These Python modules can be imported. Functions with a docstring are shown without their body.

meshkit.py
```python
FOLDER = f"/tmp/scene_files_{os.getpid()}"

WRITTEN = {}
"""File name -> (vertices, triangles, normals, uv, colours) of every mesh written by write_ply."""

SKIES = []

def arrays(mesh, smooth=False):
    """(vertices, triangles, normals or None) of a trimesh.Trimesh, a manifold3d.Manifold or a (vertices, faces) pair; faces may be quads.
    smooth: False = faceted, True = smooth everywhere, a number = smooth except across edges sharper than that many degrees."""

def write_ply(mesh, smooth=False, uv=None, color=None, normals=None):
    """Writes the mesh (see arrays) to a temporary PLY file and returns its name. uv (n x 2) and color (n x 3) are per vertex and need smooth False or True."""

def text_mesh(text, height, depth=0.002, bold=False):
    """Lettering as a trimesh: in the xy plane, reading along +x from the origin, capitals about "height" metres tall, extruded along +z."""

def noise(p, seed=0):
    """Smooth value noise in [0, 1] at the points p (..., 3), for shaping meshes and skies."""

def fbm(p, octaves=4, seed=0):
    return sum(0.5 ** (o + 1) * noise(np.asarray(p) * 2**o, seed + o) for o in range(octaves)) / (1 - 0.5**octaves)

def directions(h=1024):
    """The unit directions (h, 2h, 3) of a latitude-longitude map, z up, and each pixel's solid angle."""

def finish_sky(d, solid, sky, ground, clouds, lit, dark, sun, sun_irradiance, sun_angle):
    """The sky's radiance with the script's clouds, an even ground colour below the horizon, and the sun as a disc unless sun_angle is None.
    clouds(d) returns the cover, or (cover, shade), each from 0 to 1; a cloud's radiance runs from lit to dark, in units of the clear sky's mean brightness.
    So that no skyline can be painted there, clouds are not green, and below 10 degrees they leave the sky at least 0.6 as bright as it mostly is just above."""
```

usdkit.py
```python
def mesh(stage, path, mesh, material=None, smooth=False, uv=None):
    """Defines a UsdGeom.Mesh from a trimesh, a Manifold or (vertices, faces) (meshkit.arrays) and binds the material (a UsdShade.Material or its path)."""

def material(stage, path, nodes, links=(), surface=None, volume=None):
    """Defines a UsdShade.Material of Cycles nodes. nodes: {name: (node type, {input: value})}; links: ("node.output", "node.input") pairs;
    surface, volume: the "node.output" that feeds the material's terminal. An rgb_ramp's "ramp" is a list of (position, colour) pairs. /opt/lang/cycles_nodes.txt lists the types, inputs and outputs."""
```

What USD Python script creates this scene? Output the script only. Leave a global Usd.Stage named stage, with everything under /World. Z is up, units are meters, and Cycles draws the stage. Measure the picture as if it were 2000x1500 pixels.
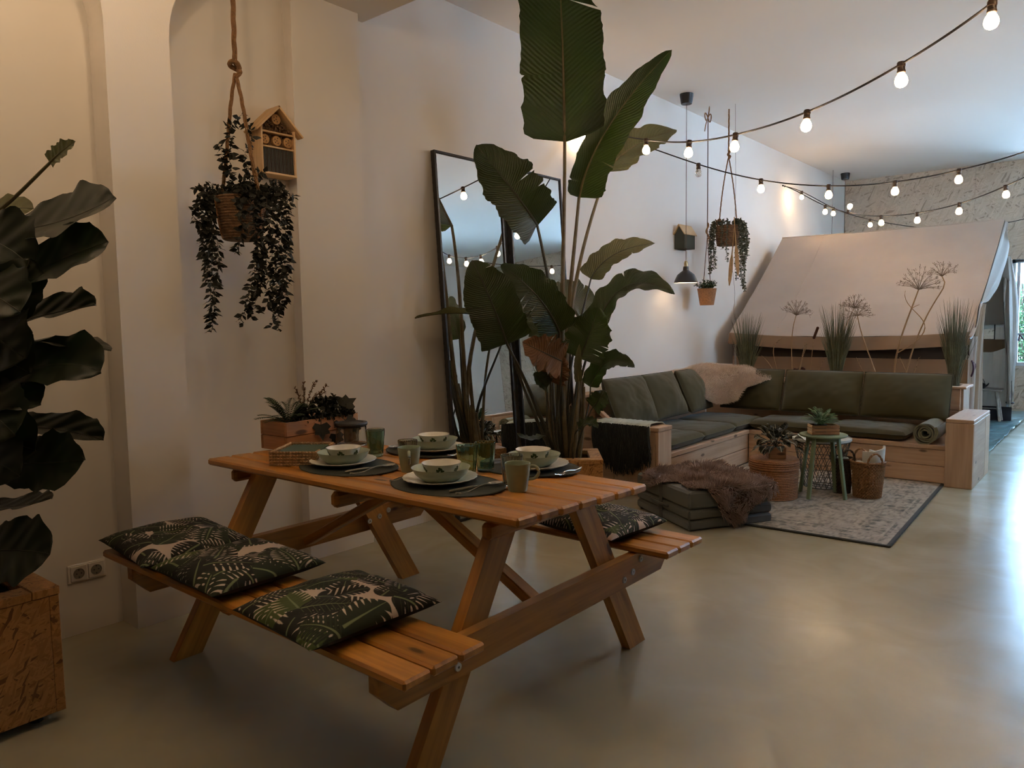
import math, random
import numpy as np
import trimesh
import usdkit, meshkit
from shapely.geometry import Polygon
from pxr import Gf, Sdf, Usd, UsdGeom, UsdLux, UsdShade, Vt

stage = Usd.Stage.CreateInMemory()
UsdGeom.SetStageUpAxis(stage, "Z")
UsdGeom.SetStageMetersPerUnit(stage, 1.0)
UsdGeom.Xform.Define(stage, "/World")
L = "/World/Looks"
PI = math.pi
RND = random.Random(7)

# ------------------------------------------------------------------ camera, sky, exposure
FOCAL_PX, PITCH, ROLL, YAW, EYE = 1456.2, 0.0826, -0.0153, 0.6955, 1.35
EXPOSURE = 0.0
SKY = (0.40, 0.66, 1.0)
SKY_STRENGTH = 9.0
BULB = (1.0, 0.70, 0.41)
BULB_STRENGTH = 124.0

cam = UsdGeom.Camera.Define(stage, "/World/camera")
cam.CreateHorizontalApertureAttr(36.0)
cam.CreateVerticalApertureAttr(27.0)
cam.CreateFocalLengthAttr(36.0 * FOCAL_PX / 2000.0)
cam.CreateClippingRangeAttr(Gf.Vec2f(0.02, 500))
cam.CreateExposureAttr(EXPOSURE)
_f = np.array([-math.sin(YAW) * math.cos(PITCH), math.cos(YAW) * math.cos(PITCH), -math.sin(PITCH)])
_r = np.array([math.cos(YAW), math.sin(YAW), 0.0])
_u = np.cross(_r, _f)
_r2 = math.cos(ROLL) * _r + math.sin(ROLL) * _u
_u2 = np.cross(_r2, _f)
cam.AddTransformOp().Set(Gf.Matrix4d(*_r2, 0, *_u2, 0, *(-_f), 0, 0, 0, EYE, 1))

dome = UsdLux.DomeLight.Define(stage, "/World/sky")
dome.CreateColorAttr(Gf.Vec3f(*SKY))
dome.CreateIntensityAttr(SKY_STRENGTH)

SUN = (0.50, 0.73, 1.0)
SUN_STRENGTH = 1.2e6
sun = UsdLux.DistantLight.Define(stage, "/World/sun")      # stands behind the building: lights the street, not the room
sun.CreateColorAttr(Gf.Vec3f(*SUN))
sun.CreateIntensityAttr(SUN_STRENGTH)
sun.CreateAngleAttr(0.53)
sun.AddRotateXYZOp().Set(Gf.Vec3f(38, 0, -20))

# ------------------------------------------------------------------ helpers
used = {}


def numbered(path):
    n = used.get(path, 0)
    used[path] = n + 1
    return path if n == 0 else f"{path}_{n:03d}"


def data(prim, label=None, cat=None, group=None, kind=None):
    for k, v in (("label", label), ("category", cat), ("group", group), ("kind", kind)):
        if v:
            prim.SetCustomDataByKey(k, v)
    return prim


def thing(name, label, cat, loc=(0, 0, 0), rz=0.0, group=None):
    x = UsdGeom.Xform.Define(stage, numbered("/World/" + name))
    x.AddTranslateOp().Set(Gf.Vec3d(*map(float, loc)))
    x.AddRotateZOp().Set(math.degrees(rz))
    return data(x.GetPrim(), label, cat, group)


def struct(name):
    x = UsdGeom.Xform.Define(stage, numbered("/World/" + name))
    return data(x.GetPrim(), kind="structure")


def part(parent, name, mesh, mat, smooth=30, label=None, mtx=None, uv=None, color=None, kind=None):
    base = parent.GetPath().pathString if parent is not None else "/World"
    if isinstance(mesh, list):
        mesh = trimesh.util.concatenate([as_tm(m) for m in mesh])
    m = usdkit.mesh(stage, numbered(base + "/" + name), mesh, mat, smooth=True if color is not None else smooth, uv=uv)
    if mtx is not None:
        m.AddTransformOp().Set(Gf.Matrix4d(*[float(v) for v in np.asarray(mtx).T.ravel()]))
    if color is not None:
        pv = UsdGeom.PrimvarsAPI(m).CreatePrimvar("paint", Sdf.ValueTypeNames.Color3fArray, "vertex")
        pv.Set(Vt.Vec3fArray.FromNumpy(np.asarray(color, np.float32)))
    return data(m.GetPrim(), label, kind=kind)


def solo(name, mesh, mat, label, cat, group=None, kind=None, **kw):
    return data(part(None, name, mesh, mat, **kw), label, cat, group, kind)


def copy_of(root, loc, rz=0.0, label=None, group=None):
    was = root.GetCustomData()
    r = thing(root.GetName(), label or was["label"], was["category"], loc, rz, group or was.get("group"))
    r.GetReferences().AddInternalReference(root.GetPath())
    r.SetInstanceable(True)
    return r


def as_tm(m):
    return m if isinstance(m, trimesh.Trimesh) else trimesh.Trimesh(np.asarray(m[0], float), np.vstack([np.asarray(m[1])[:, [0, 1, 2]], np.asarray(m[1])[:, [0, 2, 3]]]) if np.asarray(m[1]).shape[1] == 4 else m[1], process=False)


def frame(origin, ex, ey):
    ex = np.asarray(ex, float); ex = ex / np.linalg.norm(ex)
    ez = np.cross(ex, np.asarray(ey, float)); ez /= np.linalg.norm(ez)
    ey = np.cross(ez, ex)
    m = np.eye(4)
    m[:3, 0], m[:3, 1], m[:3, 2], m[:3, 3] = ex, ey, ez, origin
    return m


def moved(mesh, loc=(0, 0, 0), rz=0.0, rx=0.0, ry=0.0, s=None):
    m = as_tm(mesh).copy()
    if s is not None:
        m.apply_scale(s)
    for a, ax in ((rx, [1, 0, 0]), (ry, [0, 1, 0]), (rz, [0, 0, 1])):
        if a:
            m.apply_transform(trimesh.transformations.rotation_matrix(a, ax))
    m.apply_translation(loc)
    return m


def rbox(lx, ly, lz, b=0.004):
    """A box centred on the origin with chamfered edges."""
    b = min(b, 0.45 * min(lx, ly, lz))
    h = np.array([lx, ly, lz]) / 2
    pts = []
    for s in np.ndindex(2, 2, 2):
        c = h * (np.array(s) * 2 - 1)
        for k in range(3):
            o = (np.array(s) * 2 - 1) * b
            o[k] = 0
            pts.append(c - o)
    return trimesh.Trimesh(pts).convex_hull


def bx(parent, name, x0, x1, y0, y1, z0, z1, mat, b=0.004, label=None):
    """An axis-aligned board whose own x runs along its longest side, so that the grain does too."""
    d = np.array([x1 - x0, y1 - y0, z1 - z0])
    c = [(x0 + x1) / 2, (y0 + y1) / 2, (z0 + z1) / 2]
    o = np.argsort(-d)
    e = np.eye(3)
    return part(parent, name, rbox(d[o[0]], d[o[1]], d[o[2]], b), mat, smooth=False, label=label, mtx=frame(c, e[o[0]], e[o[1]]))


def bar(parent, name, p0, p1, wdir, w, t, mat, b=0.004, label=None):
    """A board from p0 to p1, w wide along wdir and t thick."""
    p0, p1 = np.array(p0, float), np.array(p1, float)
    return part(parent, name, rbox(np.linalg.norm(p1 - p0), w, t, b), mat, smooth=False, label=label, mtx=frame((p0 + p1) / 2, p1 - p0, wdir))


def tube(pts, r, sides=8, caps=True):
    p = np.asarray(pts, float)
    r = np.broadcast_to(np.asarray(r, float), (len(p),))
    t = np.gradient(p, axis=0)
    t /= np.linalg.norm(t, axis=1, keepdims=True) + 1e-12
    ref = np.array([0, 0, 1.0]) if abs(t[:, 2]).mean() < 0.85 else np.array([1.0, 0.13, 0])
    a = np.cross(t, ref); a /= np.linalg.norm(a, axis=1, keepdims=True) + 1e-12
    b = np.cross(t, a)
    ang = np.arange(sides) * 2 * PI / sides
    v = (p[:, None] + r[:, None, None] * (np.cos(ang)[None, :, None] * a[:, None] + np.sin(ang)[None, :, None] * b[:, None])).reshape(-1, 3)
    f = []
    for i in range(len(p) - 1):
        for j in range(sides):
            k = (j + 1) % sides
            q = [i * sides + j, i * sides + k, (i + 1) * sides + k, (i + 1) * sides + j]
            f += [[q[0], q[2], q[1]], [q[0], q[3], q[2]]]
    if caps:
        v = np.vstack([v, p[:1], p[-1:]])
        n = len(p) * sides
        for j in range(sides):
            k = (j + 1) % sides
            f += [[n, j, k], [n + 1, (len(p) - 1) * sides + k, (len(p) - 1) * sides + j]]
    return trimesh.Trimesh(v, f, process=False)


def smoothpath(pts, n=16):
    from scipy.interpolate import CubicSpline
    p = np.asarray(pts, float)
    if len(p) < 3:
        return p[0] + (p[-1] - p[0]) * np.linspace(0, 1, n)[:, None]
    s = np.r_[0, np.cumsum(np.linalg.norm(np.diff(p, axis=0), axis=1))]
    return CubicSpline(s, p)(np.linspace(0, s[-1], n))


def lathe(profile, n=32, cap=True):
    """Turns (radius, z) pairs round the z axis; a closed solid if it starts and ends on the axis."""
    pr = np.asarray(profile, float)
    ang = np.arange(n) * 2 * PI / n
    v = np.stack([pr[:, 0, None] * np.cos(ang), pr[:, 0, None] * np.sin(ang), np.broadcast_to(pr[:, 1, None], (len(pr), n))], -1).reshape(-1, 3)
    f = []
    for i in range(len(pr) - 1):
        for j in range(n):
            k = (j + 1) % n
            a, b, c, d = i * n + j, i * n + k, (i + 1) * n + k, (i + 1) * n + j
            if pr[i, 0] > 1e-9:
                f.append([a, b, c])
            if pr[i + 1, 0] > 1e-9:
                f.append([a, c, d])
    return trimesh.Trimesh(v, f, process=False)


def grid(fn, nu, nv):
    u, v = np.meshgrid(np.linspace(0, 1, nu), np.linspace(0, 1, nv), indexing="ij")
    p = fn(u, v)
    i, j = np.meshgrid(np.arange(nu - 1), np.arange(nv - 1), indexing="ij")
    q = np.stack([i * nv + j, (i + 1) * nv + j, (i + 1) * nv + j + 1, i * nv + j + 1], -1).reshape(-1, 4)
    return np.asarray(p).reshape(-1, 3), np.vstack([q[:, [0, 1, 2]], q[:, [0, 2, 3]]]), np.stack([u, v], -1).reshape(-1, 2)


def thick(v, f, t):
    """Gives a sheet (vertices, triangles) a back face t behind it."""
    m = trimesh.Trimesh(v, f, process=False)
    n = meshkit.arrays(m, True)[2]
    b = np.asarray(v) - n * t
    e = trimesh.grouping.group_rows(m.edges_sorted, require_count=1)
    ed = m.edges[e]
    N = len(v)
    side = np.vstack([np.c_[ed[:, 1], ed[:, 0], ed[:, 0] + N], np.c_[ed[:, 1], ed[:, 0] + N, ed[:, 1] + N]])
    return trimesh.Trimesh(np.vstack([v, b]), np.vstack([f, np.asarray(f)[:, ::-1] + N, side]), process=False)


def curves(parent, name, strands, widths, mat, kind=None):
    """strands: (n, k, 3). Hair, grass blades and the like as BasisCurves."""
    s = np.asarray(strands, np.float32)
    n, k = s.shape[:2]
    c = UsdGeom.BasisCurves.Define(stage, numbered(parent.GetPath().pathString + "/" + name))
    c.CreateTypeAttr("linear")
    c.CreateCurveVertexCountsAttr(Vt.IntArray.FromNumpy(np.full(n, k, np.int32)))
    c.CreatePointsAttr(Vt.Vec3fArray.FromNumpy(s.reshape(-1, 3)))
    w = np.broadcast_to(np.asarray(widths, np.float32), (n, k)).astype(np.float32)
    c.CreateWidthsAttr(Vt.FloatArray.FromNumpy(np.ascontiguousarray(w).ravel()))
    c.SetWidthsInterpolation("vertex")
    UsdShade.MaterialBindingAPI.Apply(c.GetPrim()).Bind(mat)
    return data(c.GetPrim(), kind=kind)


# ------------------------------------------------------------------ materials
def mat(name, color, rough=0.6, var=0.0, scale=8.0, bump=0.0, bscale=60.0, **kw):
    """A principled material; var mottles the colour, bump gives fine relief."""
    nodes = {"p": ("principled_bsdf", {"base_color": color, "roughness": rough, **kw})}
    links = []
    if var or bump:
        nodes["tc"] = ("texture_coordinate", {})
    if var:
        nodes["n"] = ("noise_texture", {"scale": scale, "detail": 4.0, "roughness": 0.6})
        c = np.array(color)
        nodes["r"] = ("rgb_ramp", {"ramp": [(0.25, tuple(c * (1 - var))), (0.75, tuple(np.minimum(c * (1 + var), 1)))]})
        links += [("tc.object", "n.vector"), ("n.fac", "r.fac"), ("r.color", "p.base_color")]
    if bump:
        nodes["n2"] = ("noise_texture", {"scale": bscale, "detail": 3.0})
        nodes["b"] = ("bump", {"strength": bump, "distance": 0.01})
        links += [("tc.object", "n2.vector"), ("n2.fac", "b.height"), ("b.normal", "p.normal")]
    return usdkit.material(stage, f"{L}/{name}", nodes, links, surface="p.BSDF")


def wood(name, dark, light, rough=0.5, knots=True, gs=1.0, vary=0.35, coat=0.0):
    """Sawn wood: grain along the board's own x, each board with its own piece of it."""
    nodes = {
        "tc": ("texture_coordinate", {}), "oi": ("object_info", {}),
        "m1": ("math", {"math_type": "multiply", "value2": 23.0}), "m2": ("math", {"math_type": "multiply", "value2": 41.0}),
        "cx": ("combine_xyz", {}), "add": ("vector_math", {"math_type": "add"}),
        "map": ("mapping", {"scale": (1.6 * gs, 26 * gs, 26 * gs)}),
        "n": ("noise_texture", {"scale": 1.0, "detail": 5.0, "roughness": 0.6, "distortion": 0.6}),
        "map2": ("mapping", {"scale": (0.7 * gs, 7 * gs, 7 * gs)}),
        "n2": ("noise_texture", {"scale": 1.0, "detail": 2.0, "distortion": 1.0}),
        "mx": ("math", {"math_type": "multiply_add", "value2": 0.55}),
        "r": ("rgb_ramp", {"ramp": [(0.45, dark), (0.68, tuple((np.array(dark) + np.array(light)) / 2)), (0.95, light)]}),
        "tone": ("math", {"math_type": "multiply_add", "value2": vary, "value3": 1.0 - vary / 2}),
        "hs": ("hsv", {}),
        "p": ("principled_bsdf", {"roughness": rough, "coat_weight": coat, "coat_roughness": 0.25}),
        "b": ("bump", {"strength": 0.12, "distance": 0.004}),
    }
    links = [("oi.random", "m1.value1"), ("oi.random", "m2.value1"), ("m1.value", "cx.x"), ("m2.value", "cx.y"), ("tc.object", "add.vector1"), ("cx.vector", "add.vector2"),
             ("add.vector", "map.vector"), ("map.vector", "n.vector"), ("add.vector", "map2.vector"), ("map2.vector", "n2.vector"),
             ("n2.fac", "mx.value1"), ("n.fac", "mx.value3"), ("mx.value", "r.fac"), ("oi.random", "tone.value1"), ("tone.value", "hs.value"),
             ("n.fac", "b.height"), ("b.normal", "p.normal")]
    src = "r.color"
    if knots:
        nodes["map3"] = ("mapping", {"scale": (3.2, 9.0, 9.0)})
        nodes["v"] = ("voronoi_texture", {"scale": 1.0, "randomness": 1.0})
        nodes["kr"] = ("rgb_ramp", {"ramp": [(0.0, (1, 1, 1)), (0.09, (0.9, 0.9, 0.9)), (0.14, (0, 0, 0))]})
        nodes["km"] = ("mix", {"color2": tuple(np.array(dark) * 0.3)})
        links += [("add.vector", "map3.vector"), ("map3.vector", "v.vector"), ("v.distance", "kr.fac"), ("kr.color", "km.fac"), ("r.color", "km.color1")]
        src = "km.color"
    links += [(src, "hs.color"), ("hs.color", "p.base_color")]
    return usdkit.material(stage, f"{L}/{name}", nodes, links, surface="p.BSDF")


def osb(name, dark, mid, light, s=1.0):
    """Strand board: long chips lying every which way, two crossing layers."""
    nodes = {"tc": ("texture_coordinate", {}), "oi": ("object_info", {}), "mm": ("math", {"math_type": "multiply", "value2": 31.0}), "cx": ("combine_xyz", {}),
             "add": ("vector_math", {"math_type": "add"}), "dn": ("noise_texture", {"scale": 5.0 * s, "detail": 2.0}), "dsub": ("vector_math", {"math_type": "scale", "scale": 0.05 / s}),
             "add2": ("vector_math", {"math_type": "add"}),
             "p": ("principled_bsdf", {"roughness": 0.55}), "b": ("bump", {"strength": 0.25, "distance": 0.003})}
    links = [("oi.random", "mm.value1"), ("mm.value", "cx.x"), ("mm.value", "cx.z"), ("tc.object", "add.vector1"), ("cx.vector", "add.vector2"), ("add.vector", "dn.vector"),
             ("dn.color", "dsub.vector1"), ("dsub.vector", "add2.vector1"), ("add.vector", "add2.vector2")]
    for k, (rot, sc) in enumerate(((0.25, (11, 72, 30)), (-0.7, (12, 64, 30)), (1.15, (11, 76, 30)))):
        nodes[f"m{k}"] = ("mapping", {"mapping_type": "texture", "rotation": (0, 0, rot), "scale": tuple(1.0 / (np.array(sc) * s))})
        nodes[f"v{k}"] = ("voronoi_texture", {"scale": 1.0, "randomness": 1.0})
        nodes[f"s{k}"] = ("separate_color", {})
        links += [("add2.vector", f"m{k}.vector"), (f"m{k}.vector", f"v{k}.vector"), (f"v{k}.color", f"s{k}.color")]
    nodes["gt"] = ("math", {"math_type": "greater_than", "value2": 0.55})
    nodes["gt2"] = ("math", {"math_type": "greater_than", "value2": 0.62})
    nodes["mf"] = ("mix_float", {})
    nodes["mf2"] = ("mix_float", {})
    links += [("s0.g", "gt.value1"), ("gt.value", "mf.fac"), ("s0.r", "mf.a"), ("s1.r", "mf.b"), ("s2.g", "gt2.value1"), ("gt2.value", "mf2.fac"), ("mf.result", "mf2.a"), ("s2.r", "mf2.b")]
    nodes["r"] = ("rgb_ramp", {"ramp": [(0.0, dark), (0.07, dark), (0.10, mid), (0.65, light), (1.0, tuple(np.minimum(np.array(light) * 1.08, 1)))]})
    links += [("mf2.result", "r.fac"), ("r.color", "p.base_color"), ("mf2.result", "b.height"), ("b.normal", "p.normal")]
    return usdkit.material(stage, f"{L}/{name}", nodes, links, surface="p.BSDF")


def painted(name, rough=0.8, bump=0.0, bscale=300.0, **kw):
    """Takes its print from the mesh's own colours (flat print on cloth or china)."""
    nodes = {"a": ("attribute", {"attribute": "paint"}), "p": ("principled_bsdf", {"roughness": rough, **kw})}
    links = [("a.color", "p.base_color")]
    if bump:
        nodes |= {"tc": ("texture_coordinate", {}), "n2": ("noise_texture", {"scale": bscale}), "b": ("bump", {"strength": bump, "distance": 0.002})}
        links += [("tc.object", "n2.vector"), ("n2.fac", "b.height"), ("b.normal", "p.normal")]
    return usdkit.material(stage, f"{L}/{name}", nodes, links, surface="p.BSDF")


def leafmat(name, dark, light, veins=26.0, rough=0.35, trans=0.12, tcol=None, rib=(0.06, 0.11, 0.03)):
    """A leaf blade: side veins running out from the midrib, some light through it. uv: u along, v across (0.5 = midrib)."""
    nodes = {"uv": ("texture_coordinate", {}), "sep": ("separate_xyz", {}),
             "ab": ("math", {"math_type": "subtract", "value2": 0.5}), "ab2": ("math", {"math_type": "absolute"}),
             "k": ("math", {"math_type": "multiply_add", "value2": -0.35}), "kk": ("math", {"math_type": "multiply", "value2": veins * 2 * PI}), "sn": ("math", {"math_type": "sine"}),
             "n": ("noise_texture", {"scale": 4.0, "detail": 3.0}), "tn": ("texture_coordinate", {}),
             "ad": ("math", {"math_type": "multiply_add", "value2": 0.10}),
             "r": ("rgb_ramp", {"ramp": [(0.3, dark), (0.75, light)]}),
             "lt": ("math", {"math_type": "less_than", "value2": 0.012}), "mr": ("mix", {"color2": rib}),
             "b": ("bump", {"strength": 0.35, "distance": 0.004}),
             "p": ("principled_bsdf", {"roughness": rough}), "t": ("translucent_bsdf", {"color": tcol or light}), "m": ("mix_closure", {"fac": trans})}
    links = [("uv.UV", "sep.vector"), ("sep.y", "ab.value1"), ("ab.value", "ab2.value1"), ("ab2.value", "k.value1"), ("sep.x", "k.value3"), ("k.value", "kk.value1"), ("kk.value", "sn.value1"),
             ("tn.object", "n.vector"), ("sn.value", "ad.value1"), ("n.fac", "ad.value3"), ("ad.value", "r.fac"), ("ab2.value", "lt.value1"), ("lt.value", "mr.fac"), ("r.color", "mr.color1"),
             ("mr.color", "p.base_color"), ("sn.value", "b.height"), ("b.normal", "p.normal"), ("p.BSDF", "m.closure1"), ("t.BSDF", "m.closure2")]
    return usdkit.material(stage, f"{L}/{name}", nodes, links, surface="m.closure")


def emitter(name, color, strength):
    return usdkit.material(stage, f"{L}/{name}", {"e": ("emission", {"color": color, "strength": strength})}, [], surface="e.emission")


def glass(name, color, rough=0.02, ior=1.45):
    return usdkit.material(stage, f"{L}/{name}", {"p": ("principled_bsdf", {"base_color": color, "roughness": rough, "ior": ior, "transmission_weight": 1.0})}, [], surface="p.BSDF")


def cloth(name, color, rough=0.9, var=0.1, trans=0.0, wr=0.0, tcol=None, weave=700.0):
    nodes = {"tc": ("texture_coordinate", {}), "n": ("noise_texture", {"scale": 3.0, "detail": 3.0}), "r": ("rgb_ramp", {"ramp": [(0.3, tuple(np.array(color) * (1 - var))), (0.7, tuple(np.array(color) * (1 + var)))]}),
             "n2": ("noise_texture", {"scale": weave, "detail": 1.0}), "b": ("bump", {"strength": 0.15, "distance": 0.002}),
             "p": ("principled_bsdf", {"roughness": rough, "sheen_weight": 0.15})}
    links = [("tc.object", "n.vector"), ("n.fac", "r.fac"), ("r.color", "p.base_color"), ("tc.object", "n2.vector"), ("n2.fac", "b.height"), ("b.normal", "p.normal")]
    out = "p.BSDF"
    if trans:
        nodes |= {"t": ("translucent_bsdf", {"color": tcol or color}), "m": ("mix_closure", {"fac": trans})}
        links += [("p.BSDF", "m.closure1"), ("t.BSDF", "m.closure2")]
        out = "m.closure"
    return usdkit.material(stage, f"{L}/{name}", nodes, links, surface=out)


M_WALL = mat("wall_paint", (0.76, 0.71, 0.66), 0.85, var=0.02, scale=2.0, bump=0.03, bscale=120)
M_CEIL = mat("ceiling_paint", (0.78, 0.74, 0.70), 0.85)
M_PINE = wood("oiled_pine", (0.21, 0.072, 0.009), (0.56, 0.235, 0.036), 0.42, coat=0.15)
M_SOFA = wood("pale_scaffold_wood", (0.36, 0.215, 0.125), (0.52, 0.345, 0.22), 0.6, vary=0.22)
M_CRATE = wood("crate_wood", (0.22, 0.09, 0.032), (0.46, 0.22, 0.09), 0.55, gs=1.6)
M_STOOL = wood("grey_wood", (0.22, 0.18, 0.15), (0.42, 0.36, 0.30), 0.6, knots=False)
M_BOXWOOD = wood("pale_pine", (0.48, 0.29, 0.13), (0.68, 0.46, 0.25), 0.6, knots=False, gs=2.0)
M_OSB = osb("strand_board", (0.15, 0.058, 0.014), (0.30, 0.13, 0.033), (0.42, 0.20, 0.058), 2.0)
M_OSBW = osb("strand_board_wall", (0.32, 0.255, 0.195), (0.46, 0.38, 0.295), (0.53, 0.445, 0.355), 0.75)
M_SOIL = mat("soil", (0.012, 0.009, 0.007), 0.95, var=0.5, scale=40, bump=0.6, bscale=90)
M_BLACK = mat("black_plastic", (0.012, 0.011, 0.011), 0.45)
M_BLKMET = mat("black_metal", (0.014, 0.012, 0.012), 0.35)
M_ZINC = mat("zinc", (0.55, 0.54, 0.50), 0.4)
M_STEEL = mat("polished_steel", (0.62, 0.60, 0.57), 0.22, metallic=1.0)
M_WHITE = mat("white_china", (0.76, 0.74, 0.69), 0.22)
M_GREENCHINA = mat("sage_china", (0.30, 0.35, 0.25), 0.3, var=0.06, scale=30)
M_PRINT = mat("green_print", (0.045, 0.075, 0.025), 0.35)
M_PRINTB = mat("black_print", (0.02, 0.03, 0.012), 0.35)
M_PLACEMAT = mat("dark_green_leather", (0.022, 0.027, 0.019), 0.6, bump=0.2, bscale=300)
M_GREENGLASS = glass("green_glass", (0.55, 0.76, 0.64))
M_SMOKE = glass("smoky_glass", (0.62, 0.60, 0.52))
M_CLEAR = glass("clear_glass", (0.95, 0.95, 0.93))
M_ROPE = mat("jute_rope", (0.24, 0.125, 0.052), 0.95, var=0.3, scale=90, bump=0.8, bscale=220)
M_STRING = mat("brown_cord", (0.11, 0.065, 0.04), 0.9)
M_WICKER = mat("brown_wicker", (0.17, 0.085, 0.036), 0.7, var=0.5, scale=45, bump=0.5, bscale=130)
M_WICKERD = mat("dark_wicker", (0.05, 0.028, 0.016), 0.7, var=0.5, scale=45, bump=0.5, bscale=130)
M_RATTAN = mat("rattan", (0.30, 0.125, 0.042), 0.6, var=0.35, scale=60, bump=0.5, bscale=150)
M_SEAGRASS = mat("seagrass", (0.28, 0.135, 0.05), 0.75, var=0.45, scale=70, bump=0.6, bscale=160)
M_STRAW = mat("pale_straw", (0.44, 0.26, 0.12), 0.75, var=0.3, scale=60, bump=0.5, bscale=120)
M_OLIVE = cloth("olive_canvas", (0.050, 0.041, 0.012), var=0.12)
M_PIPING = cloth("olive_piping", (0.03, 0.027, 0.011))
M_GREYFAB = cloth("grey_fabric", (0.115, 0.125, 0.125), var=0.06)
M_GREYDK = cloth("grey_strap", (0.075, 0.083, 0.085), var=0.06)
M_TENT = cloth("tent_canvas", (0.47, 0.385, 0.325), 0.9, 0.05, trans=0.18, tcol=(0.55, 0.45, 0.36))
M_TENTIN = cloth("tent_canvas_pale", (0.60, 0.53, 0.47), 0.9, 0.04, trans=0.3, tcol=(0.62, 0.54, 0.46))
M_TENTBR = cloth("tent_canvas_brown", (0.30, 0.19, 0.115), 0.9, 0.08, trans=0.1)
M_TENTDK = cloth("tent_dark_mesh", (0.035, 0.022, 0.016), 0.9)
M_SKIRT = mat("black_groundsheet", (0.010, 0.013, 0.02), 0.5)
M_TARP = mat("shiny_groundsheet", (0.16, 0.26, 0.27), 0.22, var=0.3, scale=6)
M_FRINGE = cloth("black_green_wool", (0.008, 0.011, 0.008), var=0.4)
M_THROW = cloth("pale_wool", (0.40, 0.42, 0.36), var=0.1)
M_ROLL = cloth("sage_blanket", (0.125, 0.125, 0.075), var=0.12)
M_TOWEL = cloth("white_towel", (0.58, 0.56, 0.50), var=0.05)
M_SAGE = mat("sage_paint", (0.155, 0.205, 0.115), 0.5)
M_WHITEMET = mat("white_top", (0.50, 0.52, 0.50), 0.4)
M_WIRE = mat("grey_green_wire", (0.07, 0.075, 0.06), 0.5)
M_STEM = mat("petiole", (0.14, 0.105, 0.05), 0.5, var=0.4, scale=14)
M_STEMDK = mat("petiole_dark", (0.035, 0.032, 0.018), 0.45, var=0.4, scale=14)
M_BARK = mat("trunk_bark", (0.05, 0.035, 0.022), 0.9, var=0.4, scale=30, bump=0.5, bscale=60)
M_STRE = leafmat("strelitzia_leaf", (0.010, 0.016, 0.005), (0.019, 0.027, 0.008), 42, 0.38, 0.10, (0.12, 0.20, 0.02))
M_STREB = leafmat("strelitzia_pale", (0.075, 0.070, 0.032), (0.125, 0.115, 0.055), 30, 0.45, 0.18, (0.20, 0.20, 0.06))
M_DRY = leafmat("dry_leaf", (0.11, 0.05, 0.02), (0.20, 0.095, 0.04), 20, 0.7, 0.1, (0.2, 0.1, 0.04), (0.12, 0.06, 0.03))
M_FIG = leafmat("fig_leaf", (0.006, 0.010, 0.004), (0.012, 0.018, 0.006), 7, 0.42, 0.04, (0.06, 0.10, 0.02), (0.05, 0.07, 0.03))
M_FIGL = leafmat("fig_leaf_young", (0.075, 0.078, 0.030), (0.12, 0.115, 0.05), 7, 0.4, 0.12, (0.2, 0.2, 0.06), (0.12, 0.11, 0.06))
M_VINE = mat("vine_leaf", (0.013, 0.014, 0.009), 0.7, var=0.4, scale=30)
M_SUCC = mat("grey_green_leaf", (0.075, 0.085, 0.052), 0.6, var=0.4, scale=40)
M_FERN = mat("fern_green", (0.022, 0.045, 0.014), 0.55, var=0.4, scale=40)
M_FERNB = mat("bright_fern", (0.05, 0.125, 0.022), 0.5, var=0.35, scale=40)
M_DRIED = mat("dried_stalk", (0.30, 0.185, 0.095), 0.85, var=0.25, scale=20)
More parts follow.
